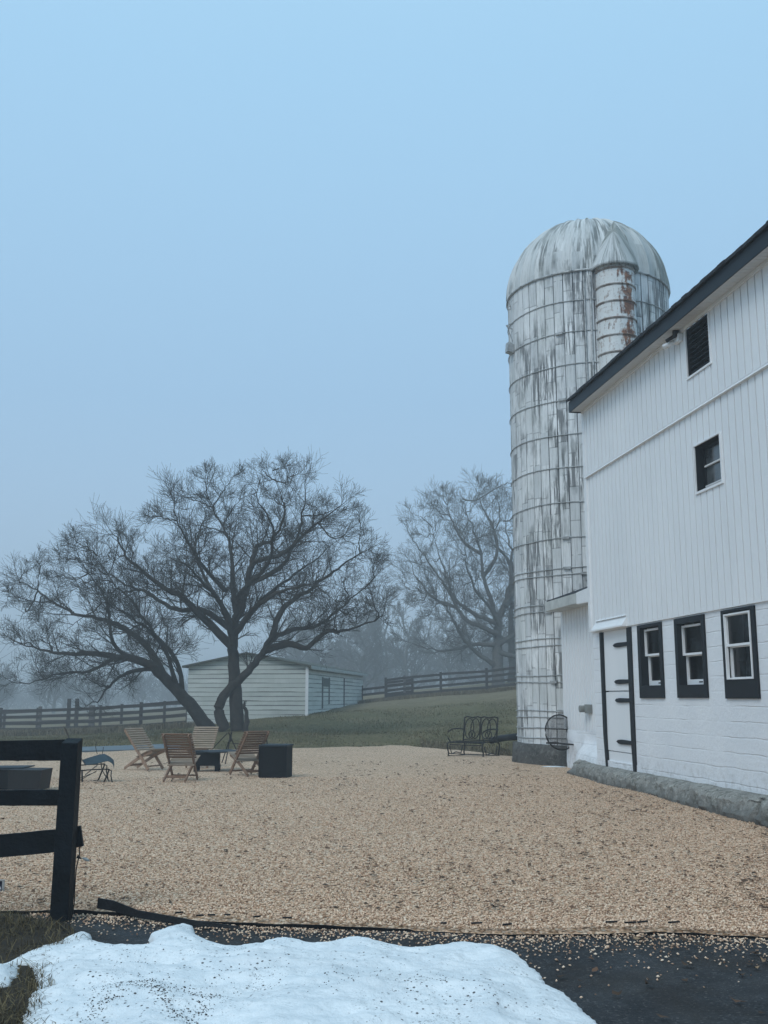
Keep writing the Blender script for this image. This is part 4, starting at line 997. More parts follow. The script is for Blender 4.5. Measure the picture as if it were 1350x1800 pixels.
b_.tube([(.17, -.009, zc - .02), (.232, -.009, zc - .02)], .006, 5); b_.tube([(.19, -.009, zc - .065), (.222, -.009, zc - .045)], .0045, 5)
obj('lettering', b_, WHITEP, sn)

# ------------------------------------------------------------------ wooden chairs
def make_chair():
    t = thing('slatted_chair', '', 'chair')
    WD = .58
    for s_, nm in ((-1, 0), (1, 0)):
        x = s_ * (WD / 2 - .05)
        b_ = MB(); b_.beam((x, -.42, .86), (x, .28, .02), .028, .065, up=(0, 1, 0)); obj('back_leg_rail', b_, TEAKX, t, bevel=.004)
        x2 = s_ * (WD / 2 - .085)
        b_ = MB(); v = []; prof = [(.34, .40, .055), (.2, .355, .065), (.0, .27, .07), (-.18, .17, .065), (-.42, .03, .05)]
        for y, z, h in prof:
            for xx in (x2 - .014, x2 + .014): v += [(xx, y, z - h / 2), (xx, y, z + h / 2)]
        b_.add(v, [q for i in range(4) for q in ((i * 4, i * 4 + 4, i * 4 + 5, i * 4 + 1), (i * 4 + 2, i * 4 + 3, i * 4 + 7, i * 4 + 6), (i * 4 + 1, i * 4 + 5, i * 4 + 7, i * 4 + 3), (i * 4, i * 4 + 2, i * 4 + 6, i * 4 + 4))] + [(0, 1, 3, 2), (16, 18, 19, 17)])
        obj('seat_rail', b_, TEAKX, t)
    dirb = unit((0, .70, -.84)); nb = unit((0, .84, .70))
    b_ = MB()
    for i in range(10):
        c = np.array((0, -.42, .86)) + dirb * (.02 + i * .062) + nb * .040
        b_.beam(c - (WD / 2, 0, 0), c + (WD / 2, 0, 0), .036, .018, up=tuple(nb))
    obj('backrest', b_, TEAKY, t)
    b_ = MB()
    for i in range(8):
        y = .345 - i * .055; z = np.interp(y, [-.18, 0, .2, .34], [.17, .27, .355, .40]) + .045
        b_.beam((-WD / 2 + .03, y, z), (WD / 2 - .03, y, z), .042, .016, up=(0, -.35, 1))
    obj('seat', b_, TEAKY, t)
    b_ = MB(); b_.tube([(-WD / 2 + .06, .23, .09), (WD / 2 - .06, .23, .09)], .016, 8); obj('stretcher', b_, TEAKX, t)
    b_ = MB(); b_.beam((-WD / 2 + .08, -.3, .10), (WD / 2 - .08, -.3, .10), .02, .05); obj('stretcher', b_, TEAKX, t)
    return t
TEAKX, TEAKY = TEAK, TEAKL
proto = make_chair()
def place(o, px, py, face, label, dark=False):
    x, y, _ = gnd(px, py); o.location = (x, y, .012); o.rotation_euler = (0, 0, face); tag(o, label, 'chair', 'slatted wooden chairs round the low table')
    if dark:
        for c in o.children:
            c.data = c.data.copy(); c.data.materials.clear(); c.data.materials.append(TEAKD if not c.name.startswith('seat') or 'rail' in c.name else TEAKL)
# facing angle: local +y is the front
R_ = math.radians
second = copy_tree(proto); third = copy_tree(proto); fourth = copy_tree(proto)
place(proto, 256, 1354, R_(-118), 'pale slatted wooden chair farthest left, facing right toward the table')
place(second, 318, 1374, R_(-6), 'brown slatted wooden chair with its back square to the viewer', True)
place(third, 352, 1350, R_(172), 'pale slatted wooden chair behind the table, facing the viewer')
place(fourth, 434, 1364, R_(36), 'brown slatted wooden chair beside the black box, seen from behind at an angle', True)
for c in fourth.children:
    if c.name.startswith('backrest'): c.data.materials.clear(); c.data.materials.append(TEAKD)
# low table
tx, ty, _ = gnd(388, 1356)
tb = thing('low_table', 'low square dark table with teal black top between the wooden chairs', 'table', (tx, ty, .012), R_(38))
b_ = MB(); b_.box(-.44, .44, -.44, .44, .40, .425); obj('tabletop', b_, TABTOP, tb, bevel=.006)
b_ = MB(); b_.box(-.26, .26, -.26, .26, .12, .398); bo = obj('cabinet', b_, BOXM, tb, bevel=.006); bo.rotation_euler = (0, 0, R_(-32)); bo.location = (-.24, .16, 0)
for a in (-1, 1):
    for b in (-1, 1):
        b_ = MB(); b_.box(a * .22 - .05, a * .22 + .05, b * .22 - .05, b * .22 + .05, 0, .122); l = obj('leg', b_, BOXM, tb); l.rotation_euler = (0, 0, R_(-32)); l.location = (-.24, .16, 0)
# black box
x, y, _ = gnd(482, 1369); bx = thing('deck_box', 'tall black box standing right of the wooden chairs', 'box', (x, y + .3, .01), R_(-8))
b_ = MB(); b_.box(-.27, .27, -.27, .27, 0, .60); obj('body', b_, BOXM, bx, bevel=.01)
b_ = MB(); b_.box(-.285, .285, -.285, .285, .60, .635); obj('lid', b_, TABTOP, bx, bevel=.008)
for x0 in (.233, -.283):
    b_ = MB(); b_.box(x0, x0 + .05, -.283, -.2705, .02, .598); obj('corner_strip', b_, BOXM, bx)
# tripod
x, y, _ = gnd(403, 1332, 0); y = 25.5; x = at(405, 1300, y)[0]
tr = thing('tripod_stand', 'thin black tripod stand behind the low table', 'stand', (x, y, .01))
zt2 = at(402, 1288, y)[2]
for a in (0.3, 2.4, 4.5):
    b_ = MB(); b_.tube([(.30 * math.cos(a), .30 * math.sin(a), 0), (-.05 * math.cos(a), -.05 * math.sin(a), zt2)], .014, 6); obj('leg', b_, IRON, tr)
b_ = MB(); b_.tube([(0, 0, zt2 - .22), (0, 0, zt2 - .05)], .03, 8); obj('hub', b_, IRON, tr)
b_ = MB(); p0 = (-.08, 0, zt2 - .02); b_.tube([p0, (-.45, 0, zt2 - .42), (-.82, 0, zt2 - .70)], .012, 5); b_.tube([(.05, 0, zt2 - .26), (.75, .0, zt2 - .30)], .010, 5); obj('arm', b_, IRON, tr)
b_ = MB(); Yh = 22.6; b_.tube([at(450, 1312, Yh), at(458, 1295, Yh), at(463, 1290, Yh), at(467, 1294, Yh), at(471, 1312, Yh), at(470, 1340, Yh), at(471, 1362, Yh)], .016, 6)
tag(obj('shepherd_hook', b_, IRON, smooth=True), 'curved black metal hook rising behind the right wooden chair', 'hook')

# ------------------------------------------------------------------ sling lounge chair by the post
Yl_ = 19.8
def L(x, y, d=0.0): return at(x, y, Yl_ + d)
x, y, _ = gnd(168, 1380)
sc_ = thing('sling_lounger', 'teal sling patio lounger with bent black tube legs beside the fence post', 'lounger', (x, y, 0))
def lo_(name, pts, r, mat=IRON, k=6):
    b_ = MB(); b_.tube(pts, r, k); return obj(name, b_, mat, sc_, world=True, smooth=True)
b_ = MB(); v = []
for (x1, y1), (x2, y2) in zip([(144, 1336), (158, 1331), (175, 1326), (184, 1325), (193, 1330), (200, 1336), (201, 1344)], [(152, 1344), (168, 1342), (184, 1338), (190, 1337), (196, 1340), (199, 1344), (200, 1350)]):
    p, q = L(x1, y1, .3), L(x2, y2, -.12); v += [p, q, (q[0], q[1], q[2] - .012), (p[0], p[1], p[2] - .012)]
b_.add(v, [(i * 4 + j, i * 4 + (j + 1) % 4, i * 4 + 4 + (j + 1) % 4, i * 4 + 4 + j) for i in range(6) for j in range(4)] + [(3, 2, 1, 0), (24, 25, 26, 27)])
obj('seat_sling', b_, SLING, sc_, world=True)
b_ = MB()
for q, (p, r) in enumerate([((111, 1276), (121, 1300)), ((121, 1300), (137, 1325)), ((137, 1325), (147, 1341))]):
    a0 = L(p[0], p[1], .35); a1 = L(r[0], r[1], .35); c0 = L(p[0] + 5, p[1] + 5, -.05); c1 = L(r[0] + 3, r[1] + 5, -.05)
    b_.add([a0, a1, c1, c0] + [(v_[0] + .012, v_[1], v_[2] - .01) for v_ in (a0, a1, c1, c0)], [(0, 1, 2, 3), (7, 6, 5, 4), (0, 4, 5, 1), (3, 2, 6, 7)])
obj('back_sling', b_, IRON, sc_, world=True)
for d in (0, .4):
    dx, dy = (0, 0) if d == 0 else (-8, -9)
    lo_('leg', [L(144 + dx, 1353 + dy, d), L(145 + dx, 1380 + dy * .9, d)], .017)
    lo_('leg', [L(192 + dx, 1352 + dy, d), L(190 + dx, 1358 + dy, d), L(181 + dx, 1379 + dy * .9, d)], .015)
    lo_('leg', [L(190 + dx, 1352 + dy, d), L(196 + dx, 1355 + dy, d), L(195 + dx, 1364 + dy, d), L(198 + dx, 1379 + dy * .9, d)], .012)
    lo_('frame_bar', [L(139 + dx, 1355 + dy, d), L(160 + dx, 1353 + dy, d), L(192 + dx, 1352 + dy, d)], .012)
    lo_('ground_bar', [L(146 + dx, 1380 + dy * .9, d), L(165 + dx, 1381 + dy * .9, d), L(182 + dx, 1379 + dy * .9, d)], .008)
lo_('brace', [L(150, 1362), L(172, 1344, .3)], .008); lo_('brace', [L(140, 1368), L(168, 1357)], .008); lo_('brace', [L(136, 1374), L(170, 1355)], .007)
lo_('brace', [L(177, 1336, .1), L(179, 1352, .1), L(184, 1362, .1), L(192, 1373, .1), L(190, 1378, .1), L(184, 1378, .1)], .009)
lo_('arm_rod', [L(170, 1304, .4), L(168, 1313, .4), L(171, 1326, .4)], .006); lo_('arm_rod', [L(182, 1313, .2), L(180, 1325, .2)], .006)
# dark trough table behind the black fence
x, y, _ = gnd(40, 1392); tk = thing('dark_planter', 'dark tapered planter box seen between the black fence rails', 'planter', (x, y + .35, 0))
b_ = MB(); Yk = y + .0
A1, B1, C1, D1 = at(15, 1353, Yk), at(73, 1354, Yk), at(13, 1388, Yk), at(67, 1390, Yk)
bk = lambda p: (p[0], p[1] + .6, p[2])
b_.hexa([C1, D1, bk(D1), bk(C1)], [A1, B1, bk(B1), bk(A1)]); obj('body', b_, BROWNM, tk, world=True)
E1, F1, G1 = at(-70, 1352, Yk + .3), at(-70, 1388, Yk + .3), at(14, 1388, Yk + .05); A2 = at(14, 1353, Yk + .05)
b_ = MB(); b_.hexa([F1, G1, bk(G1), bk(F1)], [E1, A2, bk(A2), bk(E1)]); obj('end_panel', b_, BOXM, tk, world=True)
b_ = MB(); q1, q2 = at(-72, 1352, Yk + .28), at(41, 1351, Yk + .28); b_.hexa([q1, q2, bk(q2), bk(q1)], [(p[0], p[1], p[2] + .02) for p in (q1, q2, bk(q2), bk(q1))]); obj('lid', b_, TABTOP, tk, world=True)

# ------------------------------------------------------------------ iron glider bench
gx_, gy_, _ = gnd(832, 1329)
gb = thing('iron_glider_bench', 'black wrought iron love seat with ringed back beside the silo', 'bench', (2.35, 27.9, 0.01), R_(-42))
# local: +x along the width, -y is the front
GW = .55
b_ = MB()
for x in (-GW, 0, GW): b_.tube([(x, .28, .42), (x, .36, 1.02)], .018, 6)
for i in range(2):
    x0, x1 = (-GW, 0) if i == 0 else (0, GW)
    b_.tube([(x0, .36, 1.02), (x0 + .1, .365, 1.05), ((x0 + x1) / 2, .36, 1.02), (x1 - .1, .365, 1.05), (x1, .36, 1.02)], .018, 6)
b_.tube([(-GW, .28, .44), (GW, .28, .44)], .018, 6); obj('back_frame', b_, IRON, gb, smooth=True)
b_ = MB()
def ring(cx, cz, rx, rz): b_.tube([(cx + rx * math.cos(a), .30 + (cz + rz * math.sin(a) - .5) * .12, cz + rz * math.sin(a)) for a in np.linspace(0, 2 * math.pi, 22, endpoint=False)], .015, 5, True)
for c in (-GW / 2, GW / 2):
    ring(c - .10, .74, .15, .26); ring(c + .10, .74, .15, .26); ring(c, .58, .10, .10)
obj('back_rings', b_, IRON, gb, smooth=True)
b_ = MB()
for y in np.linspace(-.28, .28, 9): b_.beam((-GW, y, .40 + .02 * math.cos(y * 8)), (GW, y, .40 + .02 * math.cos(y * 8)), .022, .008)
for x in np.linspace(-GW, GW, 13): b_.beam((x, -.28, .405), (x, .28, .405), .014, .008)
b_.tube([(-GW, -.3, .39), (GW, -.3, .39)], .018, 6); b_.tube([(-GW, -.3, .33), (GW, -.3, .33)], .012, 6); obj('seat', b_, IRON, gb)
for sgn in (-1, 1):
    x = sgn * (GW + .02)
    b_ = MB(); b_.tube([(x, .33, .72), (x, .1, .74), (x, -.15, .73), (x, -.33, .67), (x, -.38, .58), (x, -.33, .48), (x, -.26, .42)], .018, 6); obj('armrest', b_, IRON, gb, smooth=True)
    b_ = MB(); b_.tube([(x, -.30, .40), (x, -.37, .36), (x, -.38, .26), (x, -.33, .12), (x, -.36, .0)], .018, 6); obj('leg', b_, IRON, gb, smooth=True)
    b_ = MB(); b_.tube([(x, .30, .42), (x, .37, .36), (x, .38, .26), (x, .33, .12), (x, .36, .0)], .018, 6); obj('leg', b_, IRON, gb, smooth=True)
    b_ = MB(); b_.tube([(x, -.36, .05), (x, -.1, .03), (x, .1, .03), (x, .36, .05)], .014, 6); b_.tube([(x, -.28, .3), (x, -.2, .09), (x, 0, .13), (x, .2, .09), (x, .28, .3)], .014, 6); obj('glide_frame', b_, IRON, gb, smooth=True)
for yy, zz in ((.33, .06), (-.35, .10)):
    b_ = MB(); b_.tube([(-GW, yy, zz), (GW, yy, zz)], .012, 6); obj('stretcher', b_, IRON, gb)

# ------------------------------------------------------------------ wooden shed
sh_ang = .14
sdir = unit((.14, 1, 0)); fdir = unit((-1, .14, 0))
c0 = np.array(at(538, 1258, 47)); c0[2] = 0
zc = at(538, 1258, 47)[2]; ze = at(540, 1171, 47)[2]
shd = thing('clapboard_shed', 'old pale green white clapboard shed with mossy roof behind the trunks', 'shed', (c0[0], c0[1], 0))
FW, SL = 5.5, 16.0
def Sp(f, s, z): p = fdir * f + sdir * s; return (p[0], p[1], z)
b_ = MB(); pk = at(435, 1150, 47.4)[2]; pkf = (538 - 435) / F * 47
zB = lambda f, s: tz(c0[0] + (fdir * f + sdir * s)[0], c0[1] + (fdir * f + sdir * s)[1]) - .1
b_.add([Sp(0, 0, zB(0, 0)), Sp(FW, 0, zB(FW, 0)), Sp(FW, 0, ze), Sp(FW / 2, 0, pk), Sp(0, 0, ze)], [(0, 4, 3, 2, 1)])
b_.add([Sp(FW, SL, zB(FW, SL) - .5), Sp(0, SL, zB(0, SL) - .5), Sp(0, SL, ze), Sp(FW / 2, SL, pk), Sp(FW, SL, ze)], [(0, 4, 3, 2, 1)])
b_.add([Sp(FW, 0, zB(FW, 0)), Sp(FW, SL, zB(FW, SL) - .5), Sp(FW, SL, ze), Sp(FW, 0, ze)], [(0, 1, 2, 3)])
obj('gable_walls', b_, SHEDW, shd)
b_ = MB(); b_.add([Sp(0, 0, zB(0, 0)), Sp(0, SL, zB(0, SL) - .3), Sp(0, SL, ze), Sp(0, 0, ze)], [(0, 1, 2, 3)]); obj('side_wall', b_, SHEDW, shd)
b_ = MB(); ov = .25; k_ = (pk - ze) / (FW / 2)
b_.hexa([Sp(-ov, -.2, ze - ov * k_), Sp(FW / 2, -.2, pk), Sp(FW / 2, SL + .3, pk), Sp(-ov, SL + .3, ze - ov * k_)], [Sp(-ov, -.2, ze - ov * k_ + .09), Sp(FW / 2, -.2, pk + .09), Sp(FW / 2, SL + .3, pk + .09), Sp(-ov, SL + .3, ze - ov * k_ + .09)])
b_.hexa([Sp(FW + ov, -.2, ze - ov * k_), Sp(FW / 2, -.2, pk), Sp(FW / 2, SL + .3, pk), Sp(FW + ov, SL + .3, ze - ov * k_)], [Sp(FW + ov, -.2, ze - ov * k_ + .09), Sp(FW / 2, -.2, pk + .09), Sp(FW / 2, SL + .3, pk + .09), Sp(FW + ov, SL + .3, ze - ov * k_ + .09)])
obj('roof', b_, SHEDR, shd)
b_ = MB(); b_.hexa([Sp(-ov - .02, -.22, ze - ov * k_ - .08), Sp(-ov, -.22, ze - ov * k_ - .08), Sp(-ov, SL + .3, ze - ov * k_ - .08), Sp(-ov - .02, SL + .3, ze - ov * k_ - .08)], [Sp(-ov - .02, -.22, ze - ov * k_ + .07), Sp(-ov, -.22, ze - ov * k_ + .07), Sp(-ov, SL + .3, ze - ov * k_ + .07), Sp(-ov - .02, SL + .3, ze - ov * k_ + .07)])
obj('eave_fascia', b_, simple('grey_fascia', (.36, .38, .36), .8, .15), shd)
b_ = MB(); b_.beam(Sp(-.03, -.03, zB(0, 0)), Sp(-.03, -.03, ze), .13, .13); obj('corner_board', b_, WHITEP, shd)
# window-like frame on the side wall
b_ = MB(); s0, s1 = 3.5, 5.4; z0 = 1.05; z1 = 2.55
o_ = -.03
b_.hexa([Sp(o_, s0, z0), Sp(o_, s0 + .22, z0), Sp(0.0, s0 + .22, z0), Sp(0.0, s0, z0)], [Sp(o_, s0, z1), Sp(o_, s0 + .22, z1), Sp(0, s0 + .22, z1), Sp(0, s0, z1)])
b_.hexa([Sp(o_, s1 - .22, z0 + .2), Sp(o_, s1, z0 + .2), Sp(0.0, s1, z0 + .2), Sp(0.0, s1 - .22, z0 + .2)], [Sp(o_, s1 - .22, z1), Sp(o_, s1, z1), Sp(0, s1, z1), Sp(0, s1 - .22, z1)])
b_.hexa([Sp(o_ - .01, s0, z1 - .45), Sp(o_ - .01, s1, z1 - .45), Sp(.0, s1, z1 - .45), Sp(.0, s0, z1 - .45)], [Sp(o_ - .01, s0, z1 - .05), Sp(o_ - .01, s1, z1 - .05), Sp(0, s1, z1 - .05), Sp(0, s0, z1 - .05)])
obj('boarded_window', b_, simple('grey_weathered_frame', (.10, .115, .11), .9, .3), shd)
b_ = MB(); b_.hexa([Sp(-.02, 9.4, 1.1), Sp(-.02, 9.65, 1.1), Sp(0, 9.65, 1.1), Sp(0, 9.4, 1.1)], [Sp(-.02, 9.4, 2.6), Sp(-.02, 9.65, 2.6), Sp(0, 9.65, 2.6), Sp(0, 9.4, 2.6)]); obj('door_seam', b_, DARKI, shd)

# ------------------------------------------------------------------ far fences
def far_fence(label, posts, hgt, rails, postmats, cont=True):
    x, y = posts[0]
    ff = thing('board_fence', label, 'fence', (x, y, 0))
    for i, (x, y) in enumerate(posts):
        z = tz(x, y); b_ = MB(); wd_ = .14 if postmats[i] != 2 else .26
        b_.box(x - wd_ / 2, x + wd_ / 2, y - .07, y + .07, z - .1, z + hgt + .05 + rng.uniform(-.04, .05)); obj('post', b_, OLDL if postmats[i] else OLDW, ff, world=True)
        if i:
            x0, y0 = posts[i - 1]; z0 = tz(x0, y0)
            b_ = MB()
            for r in rails:
                j0, j1 = rng.uniform(-.03, .03), rng.uniform(-.03, .03)
                b_.beam((x0, y0 - .085, z0 + r * hgt + j0), (x, y - .085, z + r * hgt + j1), .03, .14)
            obj('rails', b_, OLDW, ff, world=True)
    return ff
def P(px, Y): a = at(px, 1227, Y); return (a[0], Y)
far_fence('dark four board fence at far left ending at the shed', [P(-90, 51.5), P(3, 51), P(72, 50.5), P(163, 50), P(249, 49), P(340, 48.2)], 1.25, (.2, .44, .68, .92), [0, 0, 1, 2, 0, 0])
far_fence('second faint fence seen through the left board fence', [P(-80, 64), P(10, 63.5), P(68, 63), P(135, 62), P(178, 61.5), P(215, 61), P(290, 60), P(330, 59.5)], 1.1, (.3, .6, .88), [0] * 8)
far_fence('dark four board fence on the slope between shed and silo', [P(678, 60.5), P(711, 60.5), P(775, 60), P(856, 59), P(930, 58), P(1010, 57)], 1.28, (.2, .44, .68, .92), [0, 1, 0, 0, 0, 0])
far_fence('short low run of boards from the shed corner to the gate', [P(636, 62.5), P(678, 61.0)], .95, (.15, .5, .85), [0, 0])
far_fence('dark gate leaf folded behind the first bay of the slope fence', [P(679, 61.2), P(725, 61.4)], 1.15, (.1, .3, .5, .7, .9), [0, 0])
for i, px in enumerate((122, 136)):
    q = at(px, 1228, 56); b_ = MB(); b_.box(q[0] - .08, q[0] + .08, 55.9, 56.1, -.4, q[2]); tag(obj('wooden_post', b_, OLDW), ('left one of two bare posts standing up behind the left fence', 'right one of two bare posts standing up behind the left fence')[i], 'post')

# ------------------------------------------------------------------ trees
def tubes_mesh(name, tubes, sides):
    by = {}
    for p, r in tubes: by.setdefault(len(p), []).append((p, r))
    VV = []; FF = []; off = 0
    for n_, lst in by.items():
        Pp = np.array([a for a, _ in lst]); Rr = np.array([b for _, b in lst]); m_ = len(lst)
        T = np.zeros_like(Pp); T[:, 1:-1] = Pp[:, 2:] - Pp[:, :-2]; T[:, 0] = Pp[:, 1] - Pp[:, 0]; T[:, -1] = Pp[:, -1] - Pp[:, -2]
        T /= np.linalg.norm(T, axis=2, keepdims=True) + 1e-9
        mt = T.mean(1); ref = np.where(np.abs(mt[:, 2:3]) < .75, np.array([[0, 0, 1.]]), np.array([[1., .2, 0]]))[:, None, :]
        A_ = np.cross(T, np.broadcast_to(ref, T.shape)); A_ /= np.linalg.norm(A_, axis=2, keepdims=True) + 1e-9; B_ = np.cross(T, A_)
        th = np.arange(sides) * 2 * math.pi / sides
        v = Pp[:, :, None, :] + Rr[:, :, None, None] * (A_[:, :, None, :] * np.cos(th)[None, None, :, None] + B_[:, :, None, :] * np.sin(th)[None, None, :, None])
        VV.append(v.reshape(-1, 3)); b0 = off + np.arange(m_)[:, None, None] * n_ * sides + np.arange(n_ - 1)[None, :, None] * sides
        j = np.arange(sides)[None, None, :]; j2 = (j + 1) % sides
        FF.append(np.stack([b0 + j, b0 + j2, b0 + sides + j2, b0 + sides + j], -1).reshape(-1, 4)); off += m_ * n_ * sides
    return npmesh(name, np.concatenate(VV), np.concatenate(FF))
def grow(T, p, d, Lg, r, lvl, mx, rg, cfg):
    n_ = 5 if lvl < mx else 4
    pts = [p.copy()]; rr = [r]; st = Lg / (n_ - 1); q = p.copy(); dirs = [d]
    for i in range(n_ - 1):
        d = d + rg.normal(0, cfg['wig'], 3) + np.array((0, 0, cfg['up'] * (1 if lvl > 1 else .6)))
        d = d / np.linalg.norm(d); q = q + d * st; pts.append(q.copy()); dirs.append(d); rr.append(max(cfg['rmin'], r * (1 - .62 * (i + 1) / (n_ - 1))))
    T.append((pts, rr, lvl))
    if lvl >= mx: return
    nc = cfg['nc'][lvl]
    for c in range(nc):
        t = .18 + .82 * (c + rg.uniform(.1, .9)) / nc; f = t * (n_ - 1); i = min(int(f), n_ - 2); u_ = f - i
        bp = pts[i] * (1 - u_) + pts[i + 1] * u_; bd_ = dirs[i + 1]
        ax = np.cross(bd_, rg.normal(0, 1, 3)); ax /= np.linalg.norm(ax) + 1e-9
        a = rg.uniform(cfg['a0'], cfg['a1']); nd = bd_ * math.cos(a) + ax * math.sin(a)
        r0 = rr[i] * (1 - u_) + rr[i + 1] * u_
        grow(T, bp, nd, Lg * rg.uniform(*cfg['lf']) * (1.12 - .45 * t), max(cfg['rmin'], r0 * cfg['rf']), lvl + 1, mx, rg, cfg)
def smooth_path(P_, k=5):
    P_ = np.array(P_, float); out = []
    n_ = len(P_)
    for i in range(n_ - 1):
        p0 = P_[max(i - 1, 0)]; p1 = P_[i]; p2 = P_[i + 1]; p3 = P_[min(i + 2, n_ - 1)]
        for j in range(k):
            t = j / k; out.append(.5 * ((2 * p1) + (-p0 + p2) * t + (2 * p0 - 5 * p1 + 4 * p2 - p3) * t * t + (-p0 + 3 * p1 - 3 * p2 + p3) * t ** 3))
    out.append(P_[-1]); return np.array(out)
def fill_limbs(limbs, poly, Yc, n_, mind, rg, crotch, spec):
    """thin secondary limbs that reach from the scaffold into the open parts of the crown"""
    S_ = np.concatenate([smooth_path(l[0], 4)[3:] for l in limbs if len(l[0]) > 3]); T_ = []; tries = 0
    xs_ = [p[0] for p in poly]; ys_ = [p[1] for p in poly]
    while len(T_) < n_ and tries < 6000:
        tries += 1; p = (rg.uniform(min(xs_), max(xs_)), rg.uniform(min(ys_), max(ys_)))
        if not in_poly(np.array([p[0]]), np.array([p[1]]), poly)[0]: continue
        if any(math.hypot(p[0] - q[0], p[1] - q[1]) < mind for q in T_): continue
        T_.append(p)
    out = []
    for p in T_:
        tgt = np.array(at(p[0], p[1], Yc + rg.uniform(-3.2, 3.2))); d1 = np.linalg.norm(S_ - tgt, axis=1); d2 = np.linalg.norm(S_ - crotch, axis=1)
        dz = tgt[2] - S_[:, 2]; ok = (d2 < np.linalg.norm(tgt - crotch) - .5) & (d1 > .7)
        if not ok.any(): continue
        i = np.where(ok, d1 + .25 * np.abs(dz) + .3 * d2, 1e9).argmin(); q = S_[i]; L_ = np.linalg.norm(tgt - q)
        m1 = q + (tgt - q) * .35 + rg.normal(0, .08, 3) * L_ + np.array((0, 0, -.04 * L_)); m2 = q + (tgt - q) * .7 + rg.normal(0, .06, 3) * L_ + np.array((0, 0, .04 * L_))
        out.append(([tuple(q), tuple(m1), tuple(m2), tuple(tgt)], spec[0] * (.7 + .12 * L_), spec[1], spec[2] * (.6 + .25 * L_), spec[3]))
    return out
def limb_tree(name, label, base, limbs, cfg, barkm, twigm, seed, first=(9, 1.7), extra=None, knot=0):
    rg = np.random.RandomState(seed)
    root = thing(name, label, 'tree', base); T = []; TR = []
    for pts, r0, r1, dens, ln in limbs:
        sp_ = smooth_path(pts, 5)
        if len(pts) > 4: sp_ = sp_[:-max(1, len(sp_) // 13)]
        n_ = len(sp_)
        jit = np.zeros_like(sp_); jit[1:-1] = rg.normal(0, 1, (n_ - 2, 3)) * np.linspace(.012, cfg['kink'], n_ - 2)[:, None]
        sp_ = sp_ + jit
        t = np.linspace(0, 1, n_); R0 = r1 * .7 + (r0 - r1 * .7) * (1 - t) ** 1.15
        if knot: R0 = R0 * (1 + knot * rg.normal(0, 1, n_))
        TR.append((list(sp_), list(R0)))
        m_ = int(dens * 1.0) if cfg['mx'] == 3 else int(dens)
        for c in range(m_):
            tt = .10 + .9 * (c + rg.uniform(0, 1)) / m_
            if r0 > .2: tt = .3 + .7 * (c + rg.uniform(0, 1)) / m_
            f = min(tt, .999) * (n_ - 1); i = int(f); u_ = f - i; bp = sp_[i] * (1 - u_) + sp_[i + 1] * u_; bd_ = unit(sp_[i + 1] - sp_[i])
            ax = np.cross(bd_, rg.normal(0, 1, 3)); ax /= np.linalg.norm(ax) + 1e-9; a = rg.uniform(.5, 1.25)
            nd = unit(bd_ * math.cos(a) + ax * math.sin(a) + np.array((0, 0, .25 * cfg['ups']))) 
            grow(T, bp, nd, cfg['ls'] * ln * rg.uniform(.5, 1.25) * (1.12 - .45 * tt), min(.030, max(.012, R0[i] * .40)), 1, cfg['mx'], rg, cfg)
        grow(T, sp_[-1], unit(sp_[-1] - sp_[-2]), ln * .42, r1 * .7, 1, cfg['mx'], rg, cfg)
    V8 = tubes_mesh('trunk', TR, 9); o = obj('trunk', V8, barkm, root, smooth=True, world=True)
    fl = lambda q: q[2] > cfg.get('zfloor', .4) 
    T1 = [(p, r) for p, r, l in T if l <= 1 and fl(p[-1])]; T2 = [(p, r) for p, r, l in T if l > 1 and fl(p[-1])]
    me = tubes_mesh('crown', T1 + T2, 4); obj('crown', me, twigm, root, world=True)
    return root
Z1 = lambda x, y: (x / 1.9286, 780 + y / 1.9286)
def LB(pts, Y0, Y1, bow=0, zf=Z1):
    n_ = len(pts); out = []
    for i, (x, y) in enumerate(pts):
        t = i / (n_ - 1); X, Yp = zf(x, y); out.append(at(X, Yp, Y0 + (Y1 - Y0) * t + bow * math.sin(t * math.pi)))
    return out
B0 = 38.0
